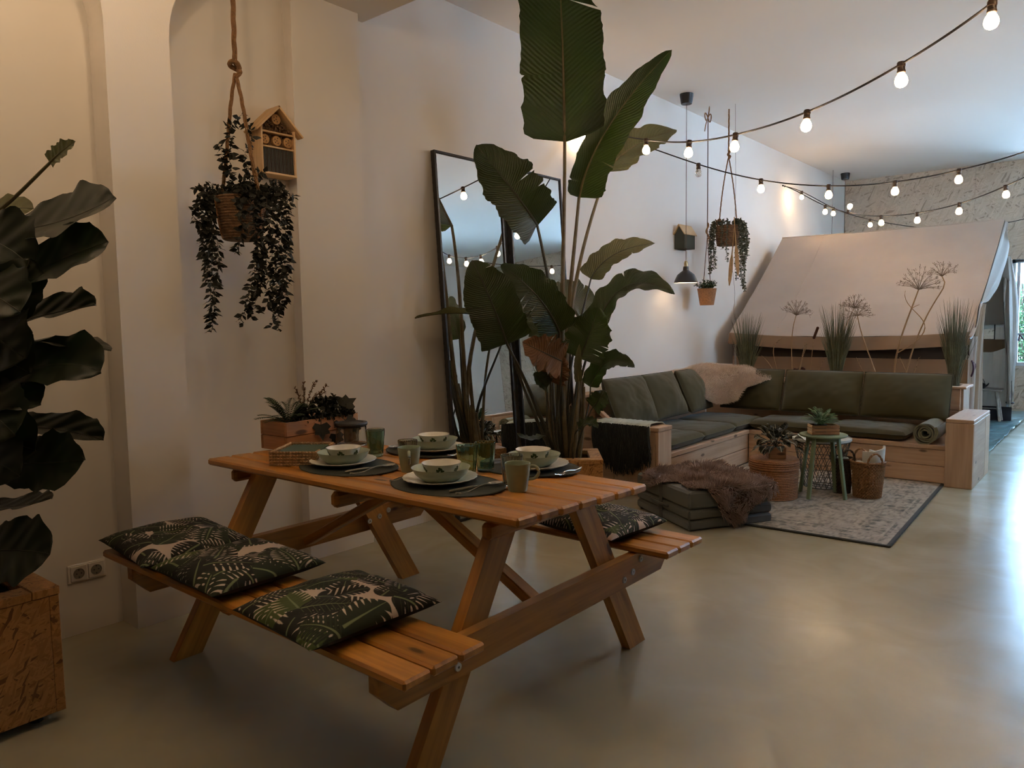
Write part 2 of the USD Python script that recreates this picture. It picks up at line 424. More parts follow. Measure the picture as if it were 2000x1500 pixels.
M_DRIEDDK = mat("dried_umbel", (0.13, 0.085, 0.05), 0.9)
M_RUST = mat("rust_plume", (0.13, 0.055, 0.022), 0.9)
M_SEED = mat("seed_head", (0.055, 0.016, 0.010), 0.9)
M_GRASS = mat("artificial_grass", (0.10, 0.105, 0.055), 0.6, var=0.45, scale=9)
M_BULB = emitter("lit_bulb", BULB, BULB_STRENGTH)

# ------------------------------------------------------------------ the room
def floor_material():
    nodes = {"tc": ("texture_coordinate", {}), "n": ("noise_texture", {"scale": 0.9, "detail": 5.0, "roughness": 0.6, "distortion": 0.4}),
             "r": ("rgb_ramp", {"ramp": [(0.3, (0.335, 0.300, 0.205)), (0.7, (0.385, 0.345, 0.245))]}),
             "n2": ("noise_texture", {"scale": 2.6, "detail": 4.0, "distortion": 1.0}), "r2": ("map_range", {"from_min": 0.3, "from_max": 0.7, "to_min": 0.19, "to_max": 0.27}),
             "n3": ("noise_texture", {"scale": 5.0, "detail": 2.0}), "b": ("bump", {"strength": 0.05, "distance": 0.01}), "p": ("principled_bsdf", {"specular_ior_level": 0.5})}
    links = [("tc.object", "n.vector"), ("n.fac", "r.fac"), ("r.color", "p.base_color"), ("tc.object", "n2.vector"), ("n2.fac", "r2.value"), ("r2.result", "p.roughness"),
             ("tc.object", "n3.vector"), ("n3.fac", "b.height"), ("b.normal", "p.normal")]
    return usdkit.material(stage, f"{L}/cast_floor", nodes, links, surface="p.BSDF")


M_FLOOR = floor_material()
M_FRAME = mat("window_frame_paint", (0.55, 0.60, 0.66), 0.4)
M_PANE = usdkit.material(stage, f"{L}/window_pane", {"f": ("fresnel", {"IOR": 1.45}), "t": ("transparent_bsdf", {"color": (0.95, 0.97, 0.97)}), "g": ("glossy_bsdf", {"roughness": 0.02, "color": (1, 1, 1)}), "m": ("mix_closure", {})},
                         [("f.fac", "m.fac"), ("t.BSDF", "m.closure1"), ("g.BSDF", "m.closure2")], surface="m.closure")
CEIL = 3.52


def block(x0, x1, y0, y1, z0, z1):
    return moved(trimesh.creation.box([x1 - x0, y1 - y0, z1 - z0]), [(x0 + x1) / 2, (y0 + y1) / 2, (z0 + z1) / 2])


def setting(name, mesh, m, **kw):
    return data(part(None, name, mesh, m, **kw), kind="structure")


setting("floor", block(-4.0, 4.2, -3.6, 13.1, -0.1, 0.0), M_FLOOR, smooth=False)
setting("ceiling", block(-4.0, 4.2, -3.6, 13.1, CEIL, CEIL + 0.1), M_CEIL, smooth=False)
setting("wall_left", [block(-4.0, -3.545, -3.6, 1.415, 0, CEIL), block(-4.0, -3.655, 1.415, 2.47, 0, CEIL), block(-4.0, -3.665, 2.47, 13.1, 0, CEIL)], M_WALL, smooth=False)
M_DARKWALL = mat("dark_green_wall_paint", (0.055, 0.06, 0.045), 0.8)  # for walls out of view, dark to soak up bounced daylight
RY0, RY1, RZ0, RZ1 = 6.6, 8.8, 2.3, 3.28
setting("wall_right", [block(4.0, 4.2, 5.95, RY0, 0, CEIL), block(4.0, 4.2, RY1, 13.1, 0, CEIL), block(4.0, 4.2, RY0, RY1, 0, RZ0), block(4.0, 4.2, RY0, RY1, RZ1, CEIL)], M_WALL, smooth=False)
setting("wall_right_front", block(4.0, 4.2, -3.6, 5.95, 0, CEIL), M_DARKWALL, smooth=False)
setting("wall_partition", block(0.55, 4.0, 5.9, 6.05, 0, CEIL), M_WALL, smooth=False)   # added out of view to block far daylight from the near end
setting("wall_front", block(-4.0, 4.2, -3.6, -3.4, 0, CEIL), M_DARKWALL, smooth=False)
# pilasters, the beam they carry and the arches between them
setting("trim_2", block(-3.7, -3.582, 2.468, 2.93, 0, 3.175), M_WALL, smooth=False)
setting("trim_3", block(-3.7, 4.05, 2.47, 3.03, 3.17, CEIL + 0.02), M_WALL, smooth=False)
aa = np.linspace(0, PI / 2, 14)
right = [(2.47 - 0.778 * math.cos(a), 2.65 + 0.56 * math.sin(a)) for a in aa]
left = [(0.63 + 0.782 * math.cos(a), 2.65 + 0.56 * math.sin(a)) for a in aa]
arch = trimesh.creation.extrude_polygon(Polygon([(-3.4, CEIL + 0.02), (-3.4, 3.21)] + left[::-1] + [(1.412, 0.0), (1.692, 0.0)] + right + [(2.47, CEIL + 0.02)]), 0.3, engine="earcut")
arch.apply_transform(np.array([[0, 0, 1, -3.69], [1, 0, 0, 0], [0, 1, 0, 0], [0, 0, 0, 1.0]]))
setting("trim_1", arch, M_WALL, smooth=False)

# the far wall: strand boards round a long shop window, and an unseen window above it
wb = struct("wall_back")
WX0, WX1, WZ0, WZ1, YB = -1.372, 1.05, 0.62, 2.13, 12.82
TX0 = -1.14
part(wb, "backing", [block(-4.0, WX0 - 0.02, YB + 0.02, 13.1, 0, CEIL), block(WX0 - 0.02, WX1 + .01, YB + 0.02, 13.1, 0, WZ0 - 0.01), block(WX0 - 0.02, TX0 - .01, YB + 0.02, 13.1, WZ1 + 0.01, CEIL), block(TX0 - .01, WX1 + .01, YB + 0.02, 13.1, WZ1 + 0.01, 2.24), block(TX0 - .01, WX1 + .01, YB + 0.02, 13.1, 3.38, CEIL), block(WX1 + 0.01, 4.2, YB + 0.02, 13.1, 0, CEIL)], M_WALL, smooth=False)
g = 0.0012
for x0, x1, z0, z1 in ((-3.66, -1.863, 0, 1.75), (-3.66, -1.863, 1.75, CEIL), (-1.863, WX0, 0, WZ1), (-1.863, TX0 - .01, WZ1, CEIL), (TX0 - .01, WX1 + .01, WZ1, 2.24), (TX0 - .01, WX1 + .01, 3.38, CEIL), (WX1 + .01, 1.74, WZ1, CEIL), (1.74, 4.0, WZ1, CEIL),
                       (WX0, -0.06, 0, WZ0), (-0.06, 1.74, 0, WZ0), (1.74, 4.0, 0, WZ1), (WX1 + .005, 1.74, WZ0, WZ1)):
    part(wb, "board", rbox(x1 - x0 - 2 * g, z1 - z0 - 2 * g, 0.018, 0.002), M_OSBW, smooth=False, mtx=frame([(x0 + x1) / 2, YB + 0.009, (z0 + z1) / 2], [1, 0, 0], [0, 0, 1]))


def window(name, x0, x1, z0, z1, mull, bars, fr=0.04):
    w = struct(name)
    part(w, "window_frame", [block(x0, x0 + fr, YB - 0.01, YB + 0.1, z0, z1), block(x1 - fr, x1, YB - 0.01, YB + 0.1, z0, z1), block(x0, x1, YB - 0.01, YB + 0.1, z1 - 0.05, z1), block(x0, x1, YB - 0.01, YB + 0.1, z0, z0 + 0.05)], M_FRAME, smooth=False)
    for x in mull:
        part(w, "mullion", block(x - 0.018, x + 0.018, YB, YB + 0.08, z0 + 0.05, z1 - 0.05), M_FRAME, smooth=False)
    for z in bars:
        part(w, "glazing_bar", block(x0 + fr, x1 - fr, YB + 0.02, YB + 0.06, z, z + .035), M_FRAME, smooth=False)
    edges = [x0 + fr] + mull + [x1 - fr]
    for a, b in zip(edges, edges[1:]):
        part(w, "pane", block(a, b, YB + 0.03, YB + 0.036, z0 + 0.04, z1 - 0.04), M_PANE, smooth=False)
    return w


win = window("window_1", WX0, WX1, WZ0, WZ1, [-1.295, -0.45, 0.30], [1.05])
window("window_3", TX0, WX1, 2.25, 3.37, [-0.4, 0.32], [])  # out of view, placed to brighten the far ceiling
part(win, "blind_head", block(-1.335, -1.24, YB - 0.03, YB, WZ1 - 0.035, WZ1 - 0.005), M_SKIRT, smooth=False)
setting("pavement", [block(-14, 26, 13.1, 40, -0.2, -0.1), block(4.2, 26, -6, 13.1, -0.2, -0.1)], mat("pale_paving", (0.62, 0.63, 0.62), 0.9), smooth=False)  # mostly out of view, kept pale to bounce daylight onto the far ceiling
w2 = struct("window_2")  # high side window out of view, placed to light far ceiling and lounge
part(w2, "window_frame", [block(4.02, 4.1, RY0, RY0 + .05, RZ0, RZ1), block(4.02, 4.1, RY1 - .05, RY1, RZ0, RZ1), block(4.02, 4.1, RY0, RY1, RZ0, RZ0 + .05), block(4.02, 4.1, RY0, RY1, RZ1 - .05, RZ1)], M_FRAME, smooth=False)
part(w2, "mullion", block(4.03, 4.09, 7.68, 7.72, RZ0 + .05, RZ1 - .05), M_FRAME, smooth=False)
for a, b in ((RY0 + .05, 7.68), (7.72, RY1 - .05)):
    part(w2, "pane", block(4.05, 4.056, a, b, RZ0 + .04, RZ1 - .04), M_PANE, smooth=False)
# greenery outside the shop window
rng = np.random.default_rng(77)
sh = thing("shrub", "green leafy shrub outside the far window", "shrub", (-1.15, 13.75, -0.1))

# ------------------------------------------------------------------ picnic table
TX, TY = -2.256, 2.026
TL, PW, TH = 1.79, 0.1094, 0.029


def tz(x, y):
    """Height of the slightly twisted table top at a point of the room."""
    xl, yl = x - TX, y - TY
    return 0.7615 - 0.0113 * yl - 0.031 * yl * max(0.0, xl / 0.895)


def bz(x, y):
    return 0.4615 if y < TY else 0.4435 - 0.02 * (y - TY - 0.68)


tb = thing("picnic_table", "orange-brown oiled pine picnic table with attached plank benches, laid for four", "picnic table", (TX, TY, 0))
for k in range(7):
    yl = (k - 3) * PW
    a, b = tz(TX - TL / 2, TY + yl), tz(TX, TY + yl)
    c = tz(TX + TL / 2, TY + yl)
    tilt = (c - a) / TL
    bt = -0.0113 - 0.014
    part(tb, "table_board", rbox(TL + RND.uniform(-.004, .004), PW - 0.011, TH, 0.007), M_PINE, smooth=False,
         mtx=frame([0, yl, (a + c) / 2 - TH / 2], [1, 0, tilt], [0, 1, bt]))
BL, BP = 1.796, 0.1042
for side, y0 in ((-1, -0.8397), (1, 0.8397 - 3 * BP)):
    for k in range(3):
        yl = y0 + (k + 0.5) * BP
        part(tb, "bench_board", rbox(BL + RND.uniform(-.004, .004), BP - 0.009, TH, 0.007), M_PINE, smooth=False,
             mtx=frame([0, yl, bz(0, TY + yl) - TH / 2], [1, 0, 0], [0, 1, 0 if side < 0 else -0.02]))
for s in (-1, 1):
    fx = 0.715 * s
    inner = fx - 0.021 * s
    outer = fx + 0.021 * s
    for q in (-1, 1):
        # legs cut level at the foot and at the top
        w, yt, yf, zt = 0.121, 0.200, 0.6155, 0.722
        pl = Polygon([(q * (yf - w / 2), 0), (q * (yf + w / 2), 0), (q * (yt + w / 2), zt), (q * (yt - w / 2), zt)])
        m = trimesh.creation.extrude_polygon(pl, 0.04, engine="earcut")
        d = np.array([q * (yt - yf), zt]); d /= np.linalg.norm(d)
        cc = np.array([q * (yf + yt) / 2, zt / 2])
        # into local axes: x along the leg, y across it, z through the board
        mt = frame([inner, cc[0], cc[1]], [0, d[0], d[1]], [0, -d[1], d[0]])
        m.apply_transform(np.array([[0, 0, 1, inner - 0.02], [1, 0, 0, 0], [0, 1, 0, 0], [0, 0, 0, 1.0]]))
        m.apply_transform(np.linalg.inv(mt))
        part(tb, "leg", m, M_PINE, smooth=False, mtx=mt)
    rail = trimesh.creation.extrude_polygon(Polygon([(-0.80, 0.115), (0.80, 0.115), (0.80, 0.065), (0.735, 0), (-0.735, 0), (-0.80, 0.065)]), 0.04, engine="earcut")
    rail.apply_translation([0, -0.0575, -0.02])
    part(tb, "cross_rail", rail, M_PINE, smooth=False, mtx=frame([outer, 0, 0.3575], [0, 1, 0], [0, 0, 1]))
    part(tb, "batten", rbox(0.70, 0.055, 0.04, 0.012), M_PINE, smooth=False, mtx=frame([outer, 0, 0.703], [0, 1, 0], [0, 0, 1]))
    for yb, zb in ((-0.60, 0.372), (-0.50, 0.335), (0.44, 0.335), (0.505, 0.350), (0.565, 0.388)) if s > 0 else ((0.345, 0.36), (0.41, 0.372), (0.47, 0.392)):
        xx = outer + 0.02 if s > 0 else inner + 0.02
        ring = lathe([(0.004, 0.0), (0.004, 0.005), (0.0125, 0.005), (0.0135, 0.0)], 14)
        o = part(tb, "bolt", moved(ring, (0, 0, 0), ry=PI / 2), M_ZINC, mtx=frame([xx, yb, zb], [1, 0, 0], [0, 1, 0]))
part(tb, "batten", rbox(0.74, 0.06, 0.045, 0.014), M_PINE, smooth=False, mtx=frame([0, 0, 0.703], [0, 1, 0], [0, 0, 1]))
for s in (-1, 1):
    bar(tb, "brace", (0.03 * s, 0, 0.685), (0.70 * s, 0, 0.335), (0, 1, 0), 0.055, 0.04, M_PINE)
for q in (-1, 1):
    for xx in (-0.62, 0.0):
        bx(tb, "bench_batten", xx - 0.03, xx + 0.03, q * 0.685 - 0.135, q * 0.685 + 0.135, (0.4325 if q < 0 else 0.4125) - 0.024, 0.4325 if q < 0 else 0.4125, M_PINE, 0.012)


# ------------------------------------------------------------------ leaf-print seat cushions
def monstera(n, seed, size=0.42):
    """Flat print of cut leaves: n x n colours over a square of that size."""
    rng = np.random.default_rng(seed)
    v, u = np.meshgrid(np.linspace(0, size, n), np.linspace(0, size, n))
    img = np.tile(np.array([0.56, 0.45, 0.38]), (n, n, 1))
    blackish, veinc = np.array([0.006, 0.007, 0.005]), np.array([0.17, 0.20, 0.09])
    for k in range(52):
        cx, cy = rng.uniform(-0.03, size + 0.03, 2)
        a, s = rng.uniform(0, 2 * PI), rng.uniform(0.11, 0.17)
        du, dv = u - cx, v - cy
        p, q = (du * math.cos(a) + dv * math.sin(a)) / s, (-du * math.sin(a) + dv * math.cos(a)) / s
        t = p + 0.55
        aq = np.abs(q)
        wid = 0.62 * np.sqrt(np.clip(t, 0, 1)) * np.clip(1.03 - t, 0, 1) ** 0.55 * 1.25
        ins = (t > 0) & (t < 1.03) & (aq < wid)
        vt = t - 0.55 * aq + 0.12 * aq ** 2
        nv = rng.integers(7, 11)
        ph = (vt * nv + (q > 0) * 0.5) % 1.0
        rel = aq / np.maximum(wid, 1e-3)
        slit = (np.abs(ph - 0.5) < 0.17 * np.clip((rel - 0.45) * 3, 0, 1)) & (rel > 0.45) & (vt > 0.12) & (vt < 0.9)
        hole = (((ph - 0.5) / 0.16) ** 2 + ((rel - 0.27) / 0.10) ** 2 < 1) & (vt > 0.2) & (vt < 0.8) & (rng.random() < 0.55)
        tone = rng.random()
        base = blackish if tone < 0.62 else (np.array([0.013, 0.021, 0.009]) if tone < 0.985 else np.array([0.06, 0.085, 0.02]))
        body = ins & ~slit & ~hole
        if rng.random() < 0.75:
            img[ins & (slit | hole)] = [0.60, 0.49, 0.41]
        img[body] = base
        if rng.random() < 0.5:
            vein = body & (np.minimum(ph, 1 - ph) < 0.045) & (rel < 0.85)
            img[vein] = veinc * (0.25 if rng.random() < 0.5 else 0.6)
        mid = ins & (aq < 0.020 * (1.3 - t)) & (t > 0.02)
        img[mid] = veinc
    return img


M_MONSTERA = painted("leaf_print_cotton", 0.85, 0.1, 500.0)


def print_cushion(lx, ly, h, seed):
    n = 290
    img = monstera(2 * n, seed, 0.42).reshape(n, 2, n, 2, 3).mean((1, 3))
    u, v = np.meshgrid(np.linspace(-1, 1, n), np.linspace(-1, 1, n), indexing="ij")
    inx = 1 - 0.05 * (1 - np.abs(v) ** 3) * 1.0
    iny = 1 - 0.05 * (1 - np.abs(u) ** 3) * 1.0
    x, y = u * lx / 2 * np.where(np.abs(u) > 0, inx, 1), v * ly / 2 * iny
    dome_ = np.clip(1 - np.abs(u) ** 4, 0, 1) ** 0.55 * np.clip(1 - np.abs(v) ** 4, 0, 1) ** 0.55
    P = np.stack([x * 9, y * 9, np.full_like(x, seed)], -1)
    lump = 1 + 0.35 * (meshkit.fbm(P, 3, seed) - 0.5)
    tuft = 1 - 0.35 * np.exp(-((u ** 2 + v ** 2) / 0.03))
    zt = h * 0.42 + h * 0.58 * dome_ * lump * tuft
    zb = h * 0.42 - h * 0.42 * np.clip(dome_, 0, 1)
    top = np.stack([x, y, zt], -1).reshape(-1, 3)
    sub = slice(None, None, 10)
    _, f, _ = grid(lambda a, b: np.stack([a, b, a], -1), n, n)
    idx = np.r_[np.arange(0, n - 1, 1), n - 1]
    bot = np.stack([x, y, zb], -1).reshape(-1, 3)
    k = 47
    ids = np.unique(np.round(np.linspace(0, n - 1, k)).astype(int))
    full = bot.reshape(n, n, 3)[np.ix_(ids, ids)].reshape(-1, 3)
    _, f2, _ = grid(lambda a, b: np.stack([a, b, a], -1), len(ids), len(ids))
    V = np.vstack([top, full])
    F = np.vstack([f, f2[:, ::-1] + len(top)])
    C = np.vstack([img.reshape(-1, 3), np.tile([0.008, 0.008, 0.006], (len(full), 1))])
    return (V, F), C


for k, (x, y, rz, lx, ly, lab) in enumerate((
        (-2.905, 1.375, -0.10, 0.50, 0.43, "black leaf-print cushion at the far left end of the front bench"),
        (-2.425, 1.365, -0.02, 0.45, 0.43, "black leaf-print cushion in the middle of the front bench, touching the left one"),
        (-1.825, 1.345, -0.06, 0.43, 0.46, "black leaf-print cushion nearest the right end of the front bench"),
        (-1.752, 2.685, -0.10, 0.43, 0.40, "black leaf-print cushion on the rear bench behind the table leg"))):
    m, c = print_cushion(lx, ly, 0.088, 11 + k)
    cu = thing("seat_cushion", lab, "cushion", (x, y, bz(x, y) + 0.001), rz)
    part(cu, "cover", m, M_MONSTERA, color=c)
    pts = [(sx * lx / 2 * .985, sy * ly / 2 * .985, 0.026) for sx, sy in ((-1, -1), (1, -1), (1, 1), (-1, 1), (-1, -1))]

# ------------------------------------------------------------------ things laid on the table
placematN = 40


def mat_shape():
    a = np.arange(placematN) * 2 * PI / placematN
    r = 1 + 0.06 * np.cos(a - 0.4) + 0.05 * np.cos(2 * a)
    return Polygon(np.c_[0.222 * r * np.cos(a), 0.185 * r * np.sin(a)])


def tilt_of(y):
    return 0


PLATE = lathe([(0, 0), (0.085, 0), (0.09, 0.004), (0.132, 0.017), (0.136, 0.019), (0.1355, 0.022), (0.13, 0.0205), (0.088, 0.008), (0, 0.0065)], 96)
_a = np.arctan2(PLATE.vertices[:, 1], PLATE.vertices[:, 0])
_r = np.hypot(PLATE.vertices[:, 0], PLATE.vertices[:, 1])
PLATE.vertices[:, :2] *= (1 + 0.012 * np.cos(24 * _a) * (_r > 0.12))[:, None]
PASTA = lathe([(0, 0), (0.062, 0), (0.068, 0.003), (0.094, 0.024), (0.106, 0.046), (0.1075, 0.048), (0.104, 0.047), (0.091, 0.027), (0.066, 0.008), (0, 0.006)], 64)
SMALL = lathe([(0, 0), (0.034, 0), (0.036, 0.005), (0.052, 0.018), (0.064, 0.040), (0.0705, 0.058), (0.0715, 0.059), (0.0685, 0.058), (0.061, 0.041), (0.048, 0.020), (0, 0.009)], 64)


def clover_print():
    """Leaves printed on the small bowl: thin patches lying on its flank."""
    pr = [(0.052, 0.018), (0.064, 0.040), (0.0705, 0.058)]
    groups = []
    rng = np.random.default_rng(5)

    def on(a, z):
        r = np.interp(z, [p[1] for p in pr], [p[0] for p in pr]) + 0.0006
        return [r * math.cos(a), r * math.sin(a), z]
    for k in range(6):
        a0 = k * 2 * PI / 6 + rng.uniform(-.06, .06)
        out = []
        groups.append(out)
        for da, dz, s in ((-.13, .012, .0062), (.0, .019, .007), (.13, .011, .0062), (-.06, .004, .005), (.08, .003, .005)):
            c = (a0 + da, 0.026 + dz)
            ring = [on(c[0] + s / 0.064 * math.cos(t) * (1 + .25 * math.cos(3 * t)), c[1] + s * .9 * math.sin(t) * (1 + .25 * math.cos(3 * t))) for t in np.arange(14) * 2 * PI / 14]
            v = np.array(ring + [on(*c)])
            f = [[14, i, (i + 1) % 14] for i in range(14)]
            out.append(trimesh.Trimesh(v, f, process=False))
        st = [on(a0 + t * .05, 0.021 + 0.02 * t) for t in np.linspace(0, 1, 4)]
        out.append(tube(st, 0.0009, 4))
    return [trimesh.util.concatenate(o) for o in groups]


CLOVER = clover_print()


def fork_mesh():
    h = tube(smoothpath([(0, -0.095, .003), (0, -0.02, .004), (0, 0.035, .010), (0, 0.055, .007)], 14), np.interp(np.linspace(0, 1, 14), [0, .3, .7, 1], [.0042, .003, .0022, .003]), 8)
    head = moved(rbox(0.021, 0.022, 0.0022, 0.0008), (0, 0.066, 0.0055))
    t = [tube(smoothpath([(x, 0.074, .0055), (x * .95, 0.095, .0075), (x * .9, 0.108, .012)], 6), [.0016, .0016, .0015, .0014, .0012, .0006], 6) for x in (-.0085, -.0028, .0028, .0085)]
    return [h, head] + t


def spoon_parts():
    h = tube(smoothpath([(0, -0.095, .003), (0, -0.01, .004), (0, 0.045, .011), (0, 0.06, .008)], 14), np.interp(np.linspace(0, 1, 14), [0, .3, .7, 1], [.0042, .003, .0022, .003]), 8)
    a, b = np.meshgrid(np.linspace(0, 1, 8), np.arange(20) * 2 * PI / 20, indexing="ij")
    x, y = a * .0205 * np.cos(b), 0.086 + a * .031 * np.sin(b)
    z = 0.003 + 0.0075 * a ** 2
    V = np.stack([x, y, z], -1).reshape(-1, 3)
    F = []
    for i in range(7):
        for j in range(20):
            k = (j + 1) % 20
            F += [[i * 20 + j, (i + 1) * 20 + j, (i + 1) * 20 + k], [i * 20 + j, (i + 1) * 20 + k, i * 20 + k]]
    bowl = thick(V, np.array(F), 0.0012)
    return h, bowl


def knife_parts():
    h = tube([(0, -0.10, .004), (0, -0.09, .004), (0, 0.0, .0038), (0, 0.012, .0035)], [.003, .0052, .0046, .003], 8)
    bl = trimesh.creation.extrude_polygon(Polygon([(-.006, 0.008), (.006, 0.008), (.0085, 0.05), (.0075, 0.095), (.001, 0.112), (-.005, 0.10)]), 0.0018, engine="earcut")
    return h, moved(bl, (0, 0, 0.0025))


settings_ = [  # plate x, y, turned to face +y (0) or -y (pi), words
    (-1.922, 1.886, 0.0, "nearest the camera, front right"),
    (-2.503, 1.897, 0.0, "at the front left by the napkin tray"),
    (-2.452, 2.380, PI, "at the rear left behind a mug"),
    (-1.842, 2.345, PI, "at the rear right by the strelitzia"),
]
first = {}


def put(kind, maker, loc, rz, label, group):
    if kind not in first:
        first[kind] = maker(loc, rz, label, group)
        return first[kind]
    return copy_of(first[kind], loc, rz, label, group)


def mk_mat(loc, rz, label, group):
    t = thing("placemat", label, "placemat", loc, rz, group)
    m = trimesh.creation.extrude_polygon(mat_shape(), 0.002, engine="earcut")
    part(t, "leather_sheet", m, M_PLACEMAT, smooth=False)
    e = np.array(mat_shape().exterior.coords)
    part(t, "stitched_edge", tube([(x * .985, y * .985, 0.002) for x, y in e], 0.0012, 5, False), M_PLACEMAT)
    return t


def mk_plate(loc, rz, label, group):
    t = thing("dinner_plate", label, "plate", loc, rz, group)
    part(t, "plate_body", PLATE, M_WHITE, smooth=50)
    return t


def mk_pasta(loc, rz, label, group):
    t = thing("pasta_bowl", label, "bowl", loc, rz, group)
    part(t, "bowl_body", PASTA, M_GREENCHINA, smooth=50)
    return t


def mk_small(loc, rz, label, group):
    t = thing("small_bowl", label, "bowl", loc, rz, group)
    b = part(t, "bowl_body", SMALL, M_WHITE, smooth=50)
    for c in CLOVER:
        part(t, "leaf_print", c, M_PRINT, label="green clover print on the white flank")
    return t


def mk_fork(loc, rz, label, group):
    t = thing("fork", label, "fork", loc, rz, group)
    fm = fork_mesh()
    part(t, "handle", fm[0], M_STEEL)
    part(t, "tines", fm[1:], M_STEEL)
    return t


def mk_spoon(loc, rz, label, group):
    t = thing("spoon", label, "spoon", loc, rz, group)
    a, b = spoon_parts()
    part(t, "handle", a, M_STEEL)
    part(t, "spoon_bowl", b, M_STEEL, smooth=60)
    return t


def mk_knife(loc, rz, label, group):
    t = thing("knife", label, "knife", loc, rz, group)
    a, b = knife_parts()
    part(t, "handle", a, M_STEEL)
    part(t, "blade", b, M_STEEL)
    return t


for x, y, rz, where in settings_:
    c, s = math.cos(rz), math.sin(rz)

    def off(dx, dy, dz):
        X, Y = x + c * dx - s * dy, y + s * dx + c * dy
        return (X, Y, tz(X, Y) + dz + 0.0048)
    put("mat", mk_mat, off(0.03, -0.01, 0.0015), rz, f"dark green egg-shaped leather placemat {where}", "placemats")
    put("plate", mk_plate, off(0, 0, 0.006), rz + .3, f"white plate with scalloped rim {where}", "white plates")
    put("pasta", mk_pasta, off(0.005, 0.0, 0.0135), rz, f"sage green pasta bowl on its white plate {where}", "sage pasta bowls")
    put("small", mk_small, off(0.012, -0.004, 0.0205), rz + .2, f"small white clover-print bowl stacked {where}", "clover-print bowls")
    put("knife", mk_knife, off(0.165, -0.01, 0.005), rz - .12, f"steel table knife lying right of the plate {where}", "knives")
    put("spoon", mk_spoon, off(0.196, -0.015, 0.005), rz - .10, f"steel spoon lying right of the knife {where}", "spoons")
    put("fork", mk_fork, off(-0.165, -0.01, 0.005), rz + .12, f"steel fork lying left of the plate {where}", "forks")


def mk_mug(loc, rz, label, group=None):
    t = thing("mug", label, "mug", loc, rz, group)
    part(t, "mug_body", lathe([(0, 0), (0.030, 0), (0.033, 0.003), (0.038, 0.035), (0.043, 0.075), (0.0455, 0.098), (0.0445, 0.1), (0.042, 0.098), (0.039, 0.07), (0.033, 0.02), (0.029, 0.007), (0, 0.006)], 48), M_GREENCHINA, smooth=50)
    part(t, "handle", tube(smoothpath([(0.041, 0, 0.082), (0.058, 0, 0.088), (0.073, 0, 0.074), (0.070, 0, 0.056), (0.054, 0, 0.044), (0.037, 0, 0.042)], 20), np.linspace(.0062, .0052, 20), 8), M_GREENCHINA, smooth=60)
    return t


def mk_tumbler(name, m, ribs, h, r0, r1):
    def make(loc, rz, label, group=None):
        t = thing(name, label, "glass", loc, rz, group)
        body = lathe([(0, 0), (r0 - .002, 0), (r0, 0.004), (r0 + (r1 - r0) * .5, h * .5), (r1, h - .002), (r1 - .0012, h), (r1 - .0028, h - .002), (r0 + (r1 - r0) * .5 - .0032, h * .5), (r0 - .005, 0.014), (0, 0.012)], 72)
        if ribs:
            v = body.vertices
            a, r = np.arctan2(v[:, 1], v[:, 0]), np.hypot(v[:, 0], v[:, 1])
            v[:, :2] *= (1 + 0.010 * np.cos(ribs * a) * (r > r0 * .6) * (v[:, 2] < h * .93))[:, None]
        part(t, "glass_body", body, m, smooth=60)
        return t
    return make


put("mug", mk_mug, (-2.200, 1.990, tz(-2.2, 1.99)), -0.75, "sage green mug with its handle towards us, left of centre", "sage mugs")
put("mug", mk_mug, (-1.630, 1.976, tz(-1.63, 1.976)), 0.62, "sage green mug at the right end of the table", "sage mugs")
T1 = mk_tumbler("green_tumbler", M_GREENGLASS, 14, 0.118, 0.033, 0.043)
T2 = mk_tumbler("ribbed_glass", M_SMOKE, 24, 0.112, 0.031, 0.041)
for kind, mk, x, y, lab in (("t1", T1, -2.590, 2.143, "green glass tumbler right of the black-lidded jar"), ("t1", T1, -1.975, 2.086, "green glass tumbler at the middle of the table, in front of its twin"),
                            ("t1", T1, -1.975, 2.192, "green glass tumbler half hidden behind the middle green tumbler"),
                            ("t2", T2, -2.285, 2.060, "smoky ribbed glass just behind the left mug"), ("t2", T2, -1.712, 2.042, "smoky ribbed glass just behind the right mug"),
                            ("t2", T2, -2.660, 2.205, "smoky glass half hidden behind the left green tumbler")):
    put(kind, mk, (x, y, tz(x, y)), RND.uniform(0, 3), lab, "green tumblers" if kind == "t1" else "smoky glasses")

# glass jar with a black lid on a wooden foot
lx, ly = -2.862, 2.222
t = thing("glass_jar", "clear glass jar with flat black lid on round wooden foot, by the plant box", "jar", (lx, ly, tz(lx, ly)))
part(t, "wooden_foot", lathe([(0, 0), (0.088, 0), (0.092, 0.004), (0.092, 0.014), (0.088, 0.018), (0, 0.018)], 48), M_CRATE)
part(t, "glass_body", lathe([(0.070, 0.018), (0.076, 0.022), (0.072, 0.11), (0.069, 0.112), (0.069, 0.108), (0.073, 0.025), (0.068, 0.0215), (0.070, 0.018)], 48), M_CLEAR, smooth=60)
part(t, "inner_glass", lathe([(0, 0.030), (0.034, 0.030), (0.035, 0.104), (0.033, 0.104), (0.032, 0.033), (0, 0.033)], 40), M_SMOKE, smooth=60)
part(t, "lid", lathe([(0, 0.106), (0.068, 0.106), (0.070, 0.110), (0.077, 0.112), (0.079, 0.120), (0.076, 0.127), (0.060, 0.128), (0.056, 0.124), (0, 0.124)], 48), M_BLACK)

# woven napkin basket with green napkins
nb = (-2.748, 1.870)
t = thing("napkin_basket", "low braided straw tray with a cut-out side, holding napkins", "basket", (nb[0], nb[1], tz(*nb)), 0.62)
bl, bw, bh = 0.195, 0.245, 0.062


